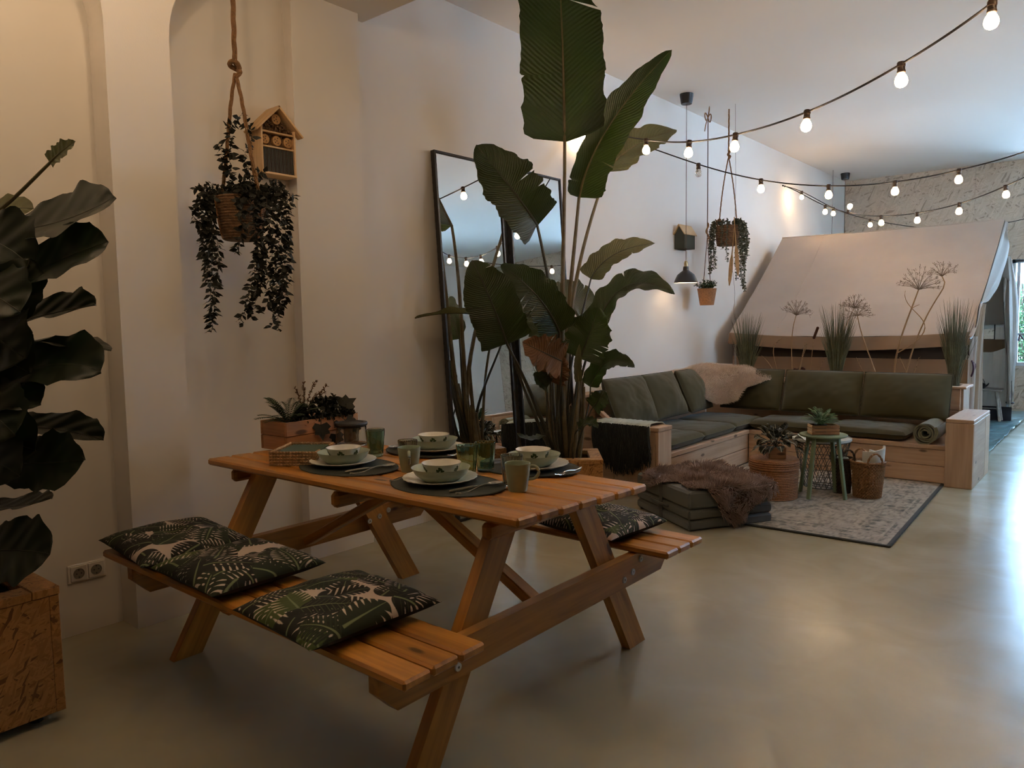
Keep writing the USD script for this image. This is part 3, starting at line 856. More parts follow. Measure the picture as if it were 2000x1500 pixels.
def braid(p0, p1, z, r=0.0075, n=14):
    """A plaited strand: short fat lozenges leaning over one another."""
    p0, p1 = np.array([*p0, z]), np.array([*p1, z])
    d = (p1 - p0) / n
    out = []
    for i in range(n):
        for q in (-1, 1):
            a = p0 + d * (i - .15) + [0, 0, -q * r * .55]
            b = p0 + d * (i + 1.1) + [0, 0, q * r * .25]
            out.append(tube([a, a * .7 + b * .3, a * .3 + b * .7, b], [r * .3, r * .72, r * .72, r * .3], 6))
    return out


cor = [(-bl / 2, -bw / 2), (bl / 2, -bw / 2), (bl / 2, bw / 2), (-bl / 2, bw / 2)]
for k in range(4):
    p, q = np.array(cor[k]), np.array(cor[(k + 1) % 4])
    ms = []
    for r in range(5):
        z = 0.008 + r * 0.0125
        if k == 1 and r >= 2:
            ms += braid(p, p + (q - p) * .25, z, n=4) + braid(p + (q - p) * .75, q, z, n=4)
        else:
            ms += braid(p, q, z)
    part(t, "woven_side", ms, M_STRAW)
part(t, "base", moved(rbox(bl - .008, bw - .008, .006), (0, 0, .006)), M_STRAW, smooth=False)
t = thing("napkins", "stack of green paper napkins lying in the braided straw tray", "napkins", (nb[0], nb[1], tz(*nb) + 0.0095), 0.62)
for k in range(6):
    part(t, "napkin", moved(rbox(0.165, 0.215, 0.0075, .002), (RND.uniform(-.002, .002), RND.uniform(-.002, .002), 0.004 + k * .0078)), M_NAPKIN if "M_NAPKIN" in globals() else globals().setdefault("M_NAPKIN", cloth("green_napkin", (0.028, 0.062, 0.022))), smooth=False)

# ------------------------------------------------------------------ leaves and sprigs
def bez(p0, p1, p2, n):
    t = np.linspace(0, 1, n)[:, None]
    return (1 - t) ** 2 * np.array(p0) + 2 * t * (1 - t) * np.array(p1) + t ** 2 * np.array(p2)


def blade(base, mid, tip, up, w, shape="strelitzia", fold=0.25, droop=0.0, wave=0.02, slits=(), seed=0, nu=44, nv=13, left=1.0, rightw=1.0):
    """A leaf blade along a bent midrib; up: the way its upper face looks. Returns vertices, triangles, uv."""
    rng = np.random.default_rng(seed)
    p2, p0, pm = np.array(tip, float), np.array(base, float), np.array(mid, float)
    ctrl = 2 * pm - 0.5 * (p0 + p2)
    ts = list(np.linspace(0, 1, nu))
    for s_, side_, dep in slits:
        ts += [s_ - 0.012, s_, s_ + 0.012]
    ts = np.array(sorted(np.clip(ts, 0, 1)))
    t = ts[:, None]
    c = (1 - t) ** 2 * p0 + 2 * t * (1 - t) * ctrl + t ** 2 * p2
    tan = np.gradient(c, axis=0)
    tan /= np.linalg.norm(tan, axis=1, keepdims=True) + 1e-9
    side = np.cross(tan, np.broadcast_to(np.array(up, float), tan.shape))
    side /= np.linalg.norm(side, axis=1, keepdims=True) + 1e-9
    nrm = np.cross(side, tan)
    if shape == "strelitzia":
        prof = np.clip(ts / 0.045, 0, 1) ** 0.42 * np.clip((1 - ts) / 0.38, 0, 1) ** 0.62
    elif shape == "fiddle":
        prof = np.clip(ts / 0.35, 0, 1) ** 0.6 * (0.62 + 0.38 * np.clip((ts - .25) / .4, 0, 1)) * np.clip((1 - ts) / 0.22, 0, 1) ** 0.55
    else:
        prof = np.sin(PI * ts ** 0.8) ** 0.8
    vs = np.linspace(-1, 1, nv)
    W = np.ones((len(ts), nv))
    for s_, side_, dep in slits:
        k = np.argmin(np.abs(ts - s_))
        W[k, (vs * side_) > 0] *= 1 - dep
    edge = 1 + wave * 2 * np.sin(ts * 37 + seed)[:, None] * np.abs(vs) + 0.02 * rng.normal(size=(len(ts), 1))
    half = w * prof[:, None] * np.abs(vs)[None] * W * edge * np.where(vs < 0, left, rightw)[None]
    a = fold + droop * np.abs(vs)
    rip = wave * w * np.sin(ts[:, None] * 22 + vs[None] * 2.0 + seed) * np.abs(vs)[None] ** 1.5 * 2.2
    pos = c[:, None] + side[:, None] * (np.sign(vs)[None] * half * np.cos(a)[None])[..., None] + nrm[:, None] * (half * np.sin(a)[None] + rip)[..., None]
    n0 = len(ts)
    i, j = np.meshgrid(np.arange(n0 - 1), np.arange(nv - 1), indexing="ij")
    q = np.stack([i * nv + j, (i + 1) * nv + j, (i + 1) * nv + j + 1, i * nv + j + 1], -1).reshape(-1, 4)
    f = np.vstack([q[:, [0, 1, 2]], q[:, [0, 2, 3]]])
    uv = np.stack([np.broadcast_to(ts[:, None], (n0, nv)), np.broadcast_to((vs * .5 + .5)[None], (n0, nv))], -1).reshape(-1, 2)
    return pos.reshape(-1, 3), f, uv, c


def leaf_part(parent, name, m, spec, stalk=None, stalk_r=0.006, stalk_m=None, **kw):
    v, f, uv, c = blade(*spec, **kw)
    o = np.array(v)
    p = part(parent, name, (v, f), m, smooth=True, uv=uv)
    part(p, "midrib", tube(c, np.linspace(stalk_r, .0015, len(c)), 6), stalk_m or M_STEMDK)
    if stalk is not None:
        part(p, "leaf_stalk", tube(smoothpath(stalk, 18), np.linspace(stalk_r * 2.0, stalk_r, 18), 8), stalk_m or M_STEM)
    return p


def leaflet(p, d, n, l, w):
    """A tiny pointed leaf of four triangles, folded along its rib."""
    d = d / (np.linalg.norm(d) + 1e-9)
    s = np.cross(d, n); s /= np.linalg.norm(s) + 1e-9
    n = np.cross(s, d)
    return np.array([p, p + d * l * .18 + s * w * .62, p + d * l * .45 + s * w + n * w * .3, p + d * l * .75 + s * w * .55, p + d * l,
                     p + d * l * .75 - s * w * .55, p + d * l * .45 - s * w + n * w * .3, p + d * l * .18 - s * w * .62]), np.array([[0, 7, 1], [1, 7, 6], [1, 6, 2], [2, 6, 5], [2, 5, 3], [3, 5, 4]])


def sprays(lines, step, l, w, rng, out=0.8, droop=0.3, per=2):
    """Leaflets along polylines (arrays of points); returns one mesh."""
    V, F, n = [], [], 0
    for ln in lines:
        ln = np.asarray(ln)
        s = np.r_[0, np.cumsum(np.linalg.norm(np.diff(ln, axis=0), axis=1))]
        for q in np.arange(step * rng.random(), s[-1], step):
            p = np.array([np.interp(q, s, ln[:, k]) for k in range(3)])
            p2 = np.array([np.interp(min(q + .01, s[-1]), s, ln[:, k]) for k in range(3)])
            t = p2 - p
            t = t / (np.linalg.norm(t) + 1e-9)
            for k in range(per):
                r = rng.normal(size=3)
                r -= t * (r @ t)
                r /= np.linalg.norm(r) + 1e-9
                d = r * out + t * (1 - out) + np.array([0, 0, -droop])
                sc = rng.uniform(.65, 1.15)
                v, f = leaflet(p, d, rng.normal(size=3), l * sc, w * sc)
                V.append(v); F.append(f + n); n += 8
    return trimesh.Trimesh(np.vstack(V), np.vstack(F), process=False)


def fern_fronds(n, length, rng, spread=0.9, w=0.016):
    V, F, k = [], [], 0
    for i in range(n):
        a = i * 2.4 + rng.uniform(-.3, .3)
        el = rng.uniform(.35, 1.25)
        ln = length * rng.uniform(.7, 1.1)
        d = np.array([math.cos(a) * math.cos(el) * spread, math.sin(a) * math.cos(el) * spread, math.sin(el)])
        c = bez((0, 0, 0), d * ln * .6, d * ln + np.array([d[0] * .02, d[1] * .02, -ln * .25]), 16)
        for j in range(2, 16):
            t = c[j] - c[j - 1]
            s = np.cross(t, [0, 0, 1.0]); s /= np.linalg.norm(s) + 1e-9
            for sd in (-1, 1):
                v, f = leaflet(c[j], s * sd + t / np.linalg.norm(t) * .5, np.array([0, 0, 1.0]), w * 1.6 * math.sin(PI * (j / 17.0)) + .004, w * .28)
                V.append(v); F.append(f + k); k += 8
    return trimesh.Trimesh(np.vstack(V), np.vstack(F), process=False)


lines_ = [smoothpath([(0, 0, 0), (x * .5, y * .5, h * .5), (x, y, h)], 14) for x, y, h in np.c_[rng.uniform(-.35, .35, (26, 2)), rng.uniform(.9, 2.0, 26)]]
part(sh, "stems", [tube(c, .008, 5) for c in lines_], M_BARK, kind="stuff")
part(sh, "leaves", sprays([c[4:] for c in lines_], .045, .085, .028, rng, .8, .1, 3), mat("shrub_leaf", (.06, .13, .045), .5, var=.4, scale=10), smooth=False, kind="stuff")

# ------------------------------------------------------------------ long plant box on the table
bxx, bxy = -3.075, 2.145
z0 = 0.772
pb = thing("plant_box", "long cedar plank box of plants at the far left end of the table", "planter", (bxx, bxy, z0), 0.05)
hw, hl, hh = 0.092, 0.215, 0.135
for s in (-1, 1):
    for k in range(2):
        z = hh * (0.25 + 0.5 * k)
        bx(pb, "plank", s * hw - .008, s * hw + .008, -hl, hl, z - hh / 4 + .001, z + hh / 4 - .001, M_CRATE, .002)
        bx(pb, "plank", -hw + .009, hw - .009, s * (hl - .008) - .008, s * (hl - .008) + .008, z - hh / 4 + .001, z + hh / 4 - .001, M_CRATE, .002)
bx(pb, "base", -hw + .009, hw - .009, -hl + .018, hl - .018, .002, .012, M_CRATE, .002)
part(pb, "soil", moved(rbox(2 * hw - .02, 2 * hl - .04, .02), (0, 0, hh - .03)), M_SOIL)
rng = np.random.default_rng(3)
t = thing("fern", "dark green fern at the left end of the cedar plant box", "plant", (bxx + .01, bxy - .13, z0 + .11))
part(t, "fronds", fern_fronds(30, 0.21, rng, w=.019), M_FERN, smooth=False, kind="stuff")
part(t, "crown", lathe([(0, -.012), (.03, -.012), (.022, .01), (0, .014)], 12), M_BARK)
t = thing("rust_plume_plant", "rust brown feathery plumes rising from the middle of the cedar plant box", "plant", (bxx - .02, bxy - .02, z0 + .11))
ln = [smoothpath([(0, 0, 0), (x * .4, y * .4, h * .6), (x, y, h)], 10) for x, y, h in ((-.03, -.03, .17), (.0, .0, .19), (.02, .06, .2), (.05, .10, .17), (.01, .12, .14), (.06, .03, .14))]
part(t, "stems", [tube(c, .0012, 5) for c in ln], M_RUST, kind="stuff")
part(t, "plumes", sprays([c[4:] for c in ln], .006, .014, .003, rng, .7, -.2, 3), M_RUST, smooth=False, kind="stuff")
t = thing("eucalyptus_sprig", "small-leaved reddish sprigs behind the ivy in the cedar plant box", "plant", (bxx + .0, bxy + .08, z0 + .11))
ln = [smoothpath([(0, 0, 0), (x * .5, y * .5, h * .6), (x, y, h)], 10) for x, y, h in ((-.02, .0, .13), (.03, .04, .12), (.05, -.02, .10), (-.01, .08, .11))]
part(t, "stems", [tube(c, .0014, 5) for c in ln], M_BARK, kind="stuff")
part(t, "leaves", sprays(ln, .014, .022, .008, rng, .8, -.1, 3), mat("dull_red_leaf", (0.06, 0.045, 0.025), 0.6, var=.4, scale=40), smooth=False, kind="stuff")
t = thing("ivy", "dark ivy tumbling over the front of the cedar plant box", "plant", (bxx + .06, bxy + .03, z0 + .115))


def ivy_leaf(p, nrm, down, s):
    nrm = np.array(nrm, float); nrm /= np.linalg.norm(nrm)
    dn = np.array(down, float); dn -= nrm * (dn @ nrm); dn /= np.linalg.norm(dn)
    sd = np.cross(nrm, dn)
    sh = [(0, 0), (.38, -.12), (.62, .18), (.42, .34), (.50, .62), (.20, .66), (0, 1.05), (-.20, .66), (-.50, .62), (-.42, .34), (-.62, .18), (-.38, -.12)]
    v = [np.array(p) + s * (sd * a + dn * b + nrm * .12 * abs(a)) for a, b in sh] + [np.array(p) + s * dn * .35]
    return trimesh.Trimesh(np.array(v), [[12, i, (i + 1) % 12] for i in range(12)], process=False)


for p, nr, dn, s in (((.05, -.05, -.01), (1, -.3, .3), (0, 0, -1), .075), ((.055, .03, -.065), (1, -.4, .2), (.1, .1, -1), .06), ((.05, .10, .0), (1, -.2, .4), (0, .5, -.6), .06), ((.0, .11, .06), (.8, -.5, .6), (.2, .6, .3), .085),
                     ((.02, -.10, .02), (.9, -.3, .6), (.1, -.3, -.4), .05), ((.055, .16, -.035), (1, -.3, .1), (0, .2, -1), .05), ((-.02, .03, .05), (.8, -.4, .7), (0, .2, .6), .07), ((.05, .06, -.01), (1, -.2, .3), (.1, -.3, -1), .055),
                     ((-.03, .16, .02), (.7, -.5, .7), (0, .5, .2), .06)):
    part(t, "leaf", ivy_leaf(p, nr, dn, s), M_VINE, smooth=False)
part(t, "stems", [tube(smoothpath([(-.03, 0, 0), (.03, y * .5, .03), (.05, y, -.01), (.057, y + .02, z)], 10), .0018, 5) for y, z in ((-.05, -.05), (.03, -.08), (.1, -.03), (.16, -.05))], M_STEMDK, kind="stuff")
part(t, "small_leaves", sprays([smoothpath([(-.05, -.12, 0), (0, 0, .05), (.02, .12, .04), (0, .18, .0)], 14), smoothpath([(-.04, -.1, .02), (-.03, .05, .07), (0, .15, .05)], 12), smoothpath([(.02, -.16, -.01), (.03, .02, .03), (.02, .16, .02)], 12), smoothpath([(-.06, -.1, .03), (-.02, .04, .10), (-.02, .14, .07)], 12)], .008, .03, .011, rng, .9, 0, 3), M_VINE, smooth=False, kind="stuff")

# ------------------------------------------------------------------ strand-board planter at the left edge, with the fiddle-leaf fig
def osb_planter(name, label, loc, rz, lx, ly, h, wall=0.03, lift=0.02):
    t = thing(name, label, "planter", loc, rz)
    z0, z1 = lift, h - wall
    part(t, "panel", rbox(lx, z1 - z0, wall, .002), M_OSB, smooth=False, mtx=frame([0, -ly / 2 + wall / 2, (z0 + z1) / 2], [1, 0, 0], [0, 0, 1]))
    part(t, "panel", rbox(lx, z1 - z0, wall, .002), M_OSB, smooth=False, mtx=frame([0, ly / 2 - wall / 2, (z0 + z1) / 2], [-1, 0, 0], [0, 0, 1]))
    for s in (-1, 1):
        part(t, "panel", rbox(ly - 2 * wall - .001, z1 - z0, wall, .002), M_OSB, smooth=False, mtx=frame([s * (lx / 2 - wall / 2), 0, (z0 + z1) / 2], [0, s, 0], [0, 0, 1]))
    rw = 0.085
    for s in (-1, 1):
        part(t, "rim_board", rbox(lx + .006, rw, wall, .003), M_OSB, smooth=False, mtx=frame([0, s * (ly / 2 - rw / 2 + .003), h - wall / 2], [1, 0, 0], [0, 1, 0]))
        part(t, "rim_board", rbox(ly - 2 * rw + .004, rw, wall, .003), M_OSB, smooth=False, mtx=frame([s * (lx / 2 - rw / 2 + .003), 0, h - wall / 2], [0, 1, 0], [1, 0, 0]))
    part(t, "soil", moved(rbox(lx - 2 * wall - .01, ly - 2 * wall - .01, .03), (0, 0, h - .10)), M_SOIL)
    part(t, "base", moved(rbox(lx - 2 * wall - .02, ly - 2 * wall - .02, .02), (0, 0, lift + .012)), M_OSB, smooth=False)
    for s in (-1, 1):
        for q in (-1, 1):
            part(t, "caster", moved(lathe([(0, 0), (.022, 0), (.022, lift + .006), (0, lift + .006)], 14), (s * (lx / 2 - .07), q * (ly / 2 - .07), 0)), M_BLACK)
    return t


fp = osb_planter("strand_board_planter", "square strand-board planter at the left edge, holding the fiddle-leaf fig", (-3.045, 0.655, 0), 0.02, 0.50, 0.50, 0.475, lift=0.035)
fig = thing("fiddle_leaf_fig", "tall fiddle-leaf fig with broad dark leaves at the left edge of the room", "plant", (0, 0, 0))
trunk = smoothpath([(-3.10, .60, .36), (-3.09, .58, .9), (-3.12, .55, 1.5), (-3.10, .57, 2.1)], 20)
part(fig, "trunk", tube(trunk, np.linspace(.024, .010, 20), 10), M_BARK)
D = 2.75
figs = [  # base, mid, tip, up, half width
    ((-3.317, 0.864, 1.709), (-2.954, 0.998, 1.715), (-2.699, 1.129, 1.799), (0.45, -0.65, 0.75), 0.125, M_FIG, .25),
    ((-3.321, 0.832, 1.436), (-2.87, 0.961, 1.565), (-2.656, 1.082, 1.64), (0.5, -0.7, 0.55), 0.10, M_FIG, .3),
    ((-3.5, 0.915, 1.778), (-3.469, 1.011, 1.824), (-3.423, 1.116, 1.834), (0.4, -0.6, 0.8), 0.075, M_FIGL, .2),
    ((-2.992, 0.827, 1.271), (-2.887, 0.868, 1.443), (-2.857, 0.909, 1.588), (0.75, -0.65, -0.1), 0.075, M_FIG, .3),
    ((-3.33, 0.812, 1.324), (-2.969, 0.951, 1.392), (-2.735, 1.059, 1.43), (0.3, -0.5, 0.85), 0.085, M_FIG, .35),
    ((-3.299, 0.832, 1.267), (-2.985, 0.967, 1.306), (-2.739, 1.104, 1.274), (0.05, -0.1, 1), 0.075, M_FIG, .1),
    ((-3.247, 0.793, 1.111), (-2.869, 0.925, 1.225), (-2.657, 1.034, 1.204), (0.45, -0.6, 0.7), 0.105, M_FIG, .3),
    ((-3.138, 0.749, 1.076), (-2.9, 0.822, 1.118), (-2.751, 0.879, 1.104), (0.4, -0.5, 0.8), 0.075, M_FIG, .3),
    ((-3.288, 0.812, 0.994), (-3.006, 0.956, 0.997), (-2.768, 1.072, 0.959), (0.2, -0.3, 0.9), 0.075, M_FIG, .4),
    ((-3.251, 0.764, 0.871), (-2.882, 0.878, 0.894), (-2.686, 0.978, 0.912), (0.5, -0.75, 0.45), 0.095, M_FIG, .2),
    ((-3.291, 0.779, 0.712), (-3.045, 0.855, 0.723), (-2.879, 0.932, 0.763), (0.1, -0.2, 1), 0.07, M_FIG, .25),
    ((-3.131, 0.701, 0.569), (-2.88, 0.785, 0.614), (-2.741, 0.873, 0.605), (0.5, -0.7, 0.5), 0.105, M_FIG, .15),
    ((-3.214, 0.74, 1.575), (-2.922, 0.779, 1.493), (-2.758, 0.841, 1.406), (0.5, -0.6, 0.6), 0.11, M_FIG, .2),
    ((-3.198, 0.711, 1.184), (-2.906, 0.75, 1.107), (-2.754, 0.802, 1.012), (0.5, -0.7, 0.5), 0.11, M_FIG, .2),
    ((-3.2, 0.679, 0.899), (-2.972, 0.742, 0.932), (-2.793, 0.819, 0.871), (0.5, -0.7, 0.5), 0.10, M_FIG, .2),
    ((-3.343, 0.74, 1.362), (-3.033, 0.795, 1.29), (-2.838, 0.883, 1.203), (0.5, -0.6, 0.6), 0.11, M_FIG, .2),
    ((-3.298, 0.81, 1.657), (-3.021, 0.844, 1.655), (-2.853, 0.909, 1.562), (0.6, -0.7, 0.3), 0.12, M_FIG, .2),
    ((-3.197, 0.746, 1.504), (-2.963, 0.795, 1.359), (-2.796, 0.858, 1.256), (0.6, -0.7, 0.3), 0.12, M_FIG, .2),
    ((-3.239, 0.726, 1.035), (-2.994, 0.796, 0.992), (-2.814, 0.875, 0.946), (0.6, -0.7, 0.3), 0.12, M_FIG, .2),
]
for k, (b, m_, tp, up, w, mm, fo) in enumerate(figs):
    zt = np.clip(b[2] - .03, .4, 2.1)
    tr = np.array([np.interp(zt, trunk[:, 2], trunk[:, i]) for i in range(3)])
    leaf_part(fig, "leaf", mm, (b, m_, tp, up, w * 1.12), stalk=[tr, (tr + b) / 2 + [0, 0, .01], b], stalk_r=.0035, shape="fiddle", fold=fo, wave=.03, seed=k, nu=36, nv=13)
b, m_, tp = (-3.042, 1.054, 1.951), (-2.988, 1.078, 1.988), (-2.932, 1.102, 2.017)
leaf_part(fig, "leaf", M_FIGL, (b, m_, tp, (0.5, -0.8, 0.2), 0.034), stalk=[trunk[-1], (-3.288, 0.907, 1.756), (-3.155, 0.989, 1.853), b], stalk_r=.0055, stalk_m=M_FIGL if False else mat("green_stalk", (0.10, 0.085, 0.035), .5), shape="strelitzia", fold=.3, wave=.05, seed=90)

# wall socket
so = thing("power_socket", "white double power socket on the wall above the left planter", "socket", (-3.545, 1.268, 0.276))
part(so, "faceplate", moved(rbox(0.010, 0.158, 0.082, .003), (.005, 0, 0)), M_WALL, smooth=False)
M_SOCK = mat("socket_white", (0.62, 0.57, 0.52), .35)
for y in (-.036, .036):
    part(so, "insert", moved(rbox(0.006, 0.066, 0.066, .002), (.0125, y, 0)), M_SOCK, smooth=False)
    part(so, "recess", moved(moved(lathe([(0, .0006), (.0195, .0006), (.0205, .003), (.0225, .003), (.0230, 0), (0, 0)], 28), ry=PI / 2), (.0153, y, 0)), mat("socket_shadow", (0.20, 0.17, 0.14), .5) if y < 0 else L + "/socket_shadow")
    for dy, dz in ((-.0095, 0), (.0095, 0), (0, .016), (0, -.016)):
        part(so, "hole", moved(moved(lathe([(0, .001), (.0027, .001), (.0027, 0), (0, 0)], 10), ry=PI / 2), (.0160, y + dy, dz)), M_BLACK)

# ------------------------------------------------------------------ trailing plant in a hanging basket, in the niche
hb = np.array((-3.345, 1.984, 1.765))
t = thing("hanging_basket", "round brown wicker basket hanging on a knotted jute rope in the wall niche", "hanging basket", hb)
H = 0.205


def coil_basket(r0, r1, h, rows, n=44, rr=None):
    """Stacked coils of cane, bulging slightly; a hollow body."""
    pr = [(0, 0.0), (r0 * .8, 0.0)]
    for k in range(rows):
        for a in np.linspace(-PI / 2, PI / 2, 4, endpoint=False) + PI / 8:
            z = h * (k + .5 + .5 * math.sin(a)) / rows
            r = r0 + (r1 - r0) * min(1, (z / h) ** .55) + h / rows * .42 * math.cos(a)
            pr.append((r, z))
    pr += [(r1 + .002, h), (r1 - .008, h), (r1 - .012, h * .75), (0, h * .72)]
    return lathe(pr, n)


part(t, "basket_body", coil_basket(.080, .114, H, 16), M_WICKER, smooth=40)
for a in (2.2, 4.4, 0.4):
    part(t, "woven_rib", tube([((.082 + .036 * (z / H) ** .55) * math.cos(a), (.082 + .036 * (z / H) ** .55) * math.sin(a), z) for z in np.linspace(.005, H, 12)], .0075, 6), M_RATTAN, label="paler cane rib")
kn = np.array((-3.39, 2.011, 2.598)) - hb
up_ = np.array((-3.411, 2.028, 2.921)) - hb
topz = 2.95 - hb[2]
dirv = (up_ - kn) / (up_[2] - kn[2])
top = kn + dirv * (CEIL - hb[2] - kn[2])


def rope(pts, r=.009, n=60, tw=9.0):
    """Two strands laid round one another."""
    c = smoothpath(pts, n)
    ln = np.r_[0, np.cumsum(np.linalg.norm(np.diff(c, axis=0), axis=1))]
    out = []
    for ph in (0, 2 * PI / 3, 4 * PI / 3):
        a = ln / r / tw * 2 * PI * .35 + ph
        o = np.stack([np.cos(a) * r * .5, np.sin(a) * r * .5, np.zeros_like(a)], -1)
        out.append(tube(c + o, r * .55, 6))
    return out


part(t, "rope", rope([kn + [0, 0, .02], (kn + top) / 2, top], .0125, 90), M_ROPE)
part(t, "knot", [tube(smoothpath([kn + [.022 * math.cos(a) * s, .022 * math.sin(a) * s, z] for a, s, z in ((0, .3, -.045), (1, 1, -.02), (2.6, 1.1, .0), (4.2, 1.1, .012), (5.6, .9, .022), (7.5, .9, .0), (9, .5, .03))], 40), .0115, 8)], M_ROPE)
for px in ((-.07, -.04), (.08, .03)):
    part(t, "rope", rope([kn + [0, 0, -.03], kn * .62 + np.array([px[0] * .5, px[1] * .5, H * .38]), kn * .18 + np.array([px[0], px[1], H * .82]), (px[0] * 1.35, px[1] * 1.35, H - .01)], .0095, 90), M_ROPE)
vine = thing("trailing_plant", "dark small-leaved trailing plant spilling far down from the niche basket", "plant", hb)
rng = np.random.default_rng(21)
lines = []


def strand(px, d0=3.55, jitter=.012):
    p = np.array(px) - hb
    c = smoothpath(p, 5 * len(p))
    c[1:] += rng.normal(size=c[1:].shape) * jitter * .4
    return c


VL = [  # hanging strands, as points of the room
    [(-3.414, 1.92, 1.949), (-3.409, 1.824, 1.985), (-3.387, 1.799, 1.826), (-3.362, 1.799, 1.634), (-3.335, 1.803, 1.466), (-3.331, 1.792, 1.327)],
    [(-3.399, 1.934, 1.961), (-3.41, 1.863, 1.997), (-3.367, 1.821, 1.873), (-3.355, 1.815, 1.73), (-3.336, 1.815, 1.586), (-3.322, 1.804, 1.37)],
    [(-3.399, 1.934, 1.961), (-3.476, 1.872, 1.975), (-3.452, 1.853, 1.861), (-3.452, 1.843, 1.763), (-3.435, 1.843, 1.64)],
    [(-3.417, 1.916, 1.937), (-3.449, 1.825, 1.942), (-3.461, 1.807, 1.87), (-3.45, 1.812, 1.833)],
    [(-3.447, 1.962, 1.982), (-3.465, 1.903, 1.941), (-3.431, 1.891, 1.814), (-3.413, 1.888, 1.641), (-3.412, 1.878, 1.543)],
    [(-3.25, 1.926, 1.943), (-3.103, 1.917, 1.936), (-3.111, 1.902, 1.855), (-3.091, 1.904, 1.715), (-3.117, 1.893, 1.577), (-3.137, 1.861, 1.437), (-3.145, 1.847, 1.363)],
    [(-3.231, 1.942, 1.942), (-3.112, 1.935, 1.928), (-3.115, 1.917, 1.788), (-3.088, 1.925, 1.647), (-3.095, 1.904, 1.507), (-3.117, 1.873, 1.39)],
    [(-3.195, 1.973, 1.954), (-3.095, 1.991, 1.956), (-3.094, 1.976, 1.814), (-3.101, 1.955, 1.673), (-3.086, 1.953, 1.531), (-3.105, 1.924, 1.409)],
    [(-3.195, 1.973, 1.954), (-3.076, 2.006, 1.944), (-3.056, 2.008, 1.814), (-3.056, 1.993, 1.672), (-3.045, 1.988, 1.53), (-3.045, 1.974, 1.412)],
    [(-3.185, 1.98, 1.946), (-3.094, 2.032, 1.965), (-3.065, 2.043, 1.841), (-3.064, 2.031, 1.722), (-3.066, 2.014, 1.579), (-3.054, 1.971, 1.33)],
    [(-3.195, 1.973, 1.954), (-3.129, 2.026, 1.94), (-3.117, 2.019, 1.773), (-3.117, 2.003, 1.629), (-3.104, 1.996, 1.461), (-3.114, 1.975, 1.342)],
    [(-3.195, 1.973, 1.954), (-3.066, 1.944, 1.901), (-3.052, 1.917, 1.782), (-3.081, 1.901, 1.622), (-3.085, 1.884, 1.483)],
    [(-3.186, 1.982, 1.966), (-3.108, 2.051, 2), (-3.073, 2.071, 1.915), (-3.071, 2.057, 1.772), (-3.069, 2.04, 1.604), (-3.072, 2.02, 1.437)],
    [(-3.194, 1.972, 1.942), (-3.122, 2.037, 1.983), (-3.084, 2.066, 1.964), (-3.056, 2.089, 1.951)],
    [(-3.25, 1.927, 1.955), (-3.149, 1.858, 1.74), (-3.177, 1.857, 1.707), (-3.187, 1.846, 1.684)],
    [(-3.419, 1.946, 1.977), (-3.45, 1.899, 2.031), (-3.466, 1.858, 2.02), (-3.496, 1.833, 2.014)],
    [(-3.267, 2.046, 1.983), (-3.221, 2.089, 2.019), (-3.197, 2.11, 2.031), (-3.19, 2.117, 2.036)],
    [(-3.396, 1.965, 1.976), (-3.383, 1.964, 2.108), (-3.395, 1.966, 2.232), (-3.387, 1.986, 2.342), (-3.363, 2.007, 2.359)],
    [(-3.39, 1.969, 1.976), (-3.406, 1.947, 2.133), (-3.42, 1.941, 2.183), (-3.433, 1.934, 2.227)],
    [(-3.327, 2.022, 1.975), (-3.318, 2.017, 2.107), (-3.336, 2.01, 2.181), (-3.317, 2.035, 2.255), (-3.339, 2.024, 2.329)],
    [(-3.319, 2.028, 1.975), (-3.294, 2.034, 2.07), (-3.268, 2.058, 2.094), (-3.252, 2.069, 2.081)],
    [(-3.407, 1.928, 1.961), (-3.356, 1.836, 1.933), (-3.355, 1.825, 1.825), (-3.335, 1.827, 1.681), (-3.311, 1.842, 1.633)],
    [(-3.194, 1.972, 1.937), (-3.138, 2.017, 1.917), (-3.142, 2.005, 1.845), (-3.131, 2.004, 1.749), (-3.115, 2, 1.581)],
]
lines = [strand(v) for v in VL]
for k in range(16):
    a = rng.uniform(0, 2 * PI)
    r = rng.uniform(.06, .13)
    lines.append(smoothpath([(0.03 * math.cos(a), .03 * math.sin(a), H - .02), (r * .7 * math.cos(a), r * .7 * math.sin(a), H + rng.uniform(.03, .07)), (r * 1.1 * math.cos(a), r * 1.1 * math.sin(a), H + rng.uniform(-.03, .03))], 10))
part(vine, "stems", [tube(c, .0011, 4, False) for c in lines], M_BARK, kind="stuff")
part(vine, "leaves", sprays(lines, .0145, .042, .0105, rng, .8, .25, 2), M_VINE, smooth=False, kind="stuff")

# ------------------------------------------------------------------ insect hotel on the niche wall
ih = thing("insect_hotel", "pale pine insect hotel with a pitched roof on the niche wall", "insect hotel", (-3.654, 2.345, 2.165))
hw = .100
dp = .10
def yz(poly, x0, x1):
    m = trimesh.creation.extrude_polygon(Polygon(poly), x1 - x0, engine="earcut")
    m.apply_transform(np.array([[0, 0, 1, x0], [1, 0, 0, 0], [0, 1, 0, 0], [0, 0, 0, 1.0]]))
    return m
part(ih, "back_panel", yz([(-hw, 0), (hw, 0), (hw, .235), (0, .335), (-hw, .235)], 0, .012), M_BOXWOOD, smooth=False)
for s in (-1, 1):
    bx(ih, "side_panel", 0, dp, s * hw - .006, s * hw + .006, 0, .235, M_BOXWOOD, .002)
    bar(ih, "roof_board", (dp / 2 + .005, s * -.004, .348), (dp / 2 + .005, s * (hw + .042), .205), (1, 0, 0), dp + .03, .012, M_BOXWOOD, .002)
bx(ih, "floor_board", 0, dp + .004, -hw - .006, hw + .006, -.012, 0, M_BOXWOOD, .002)
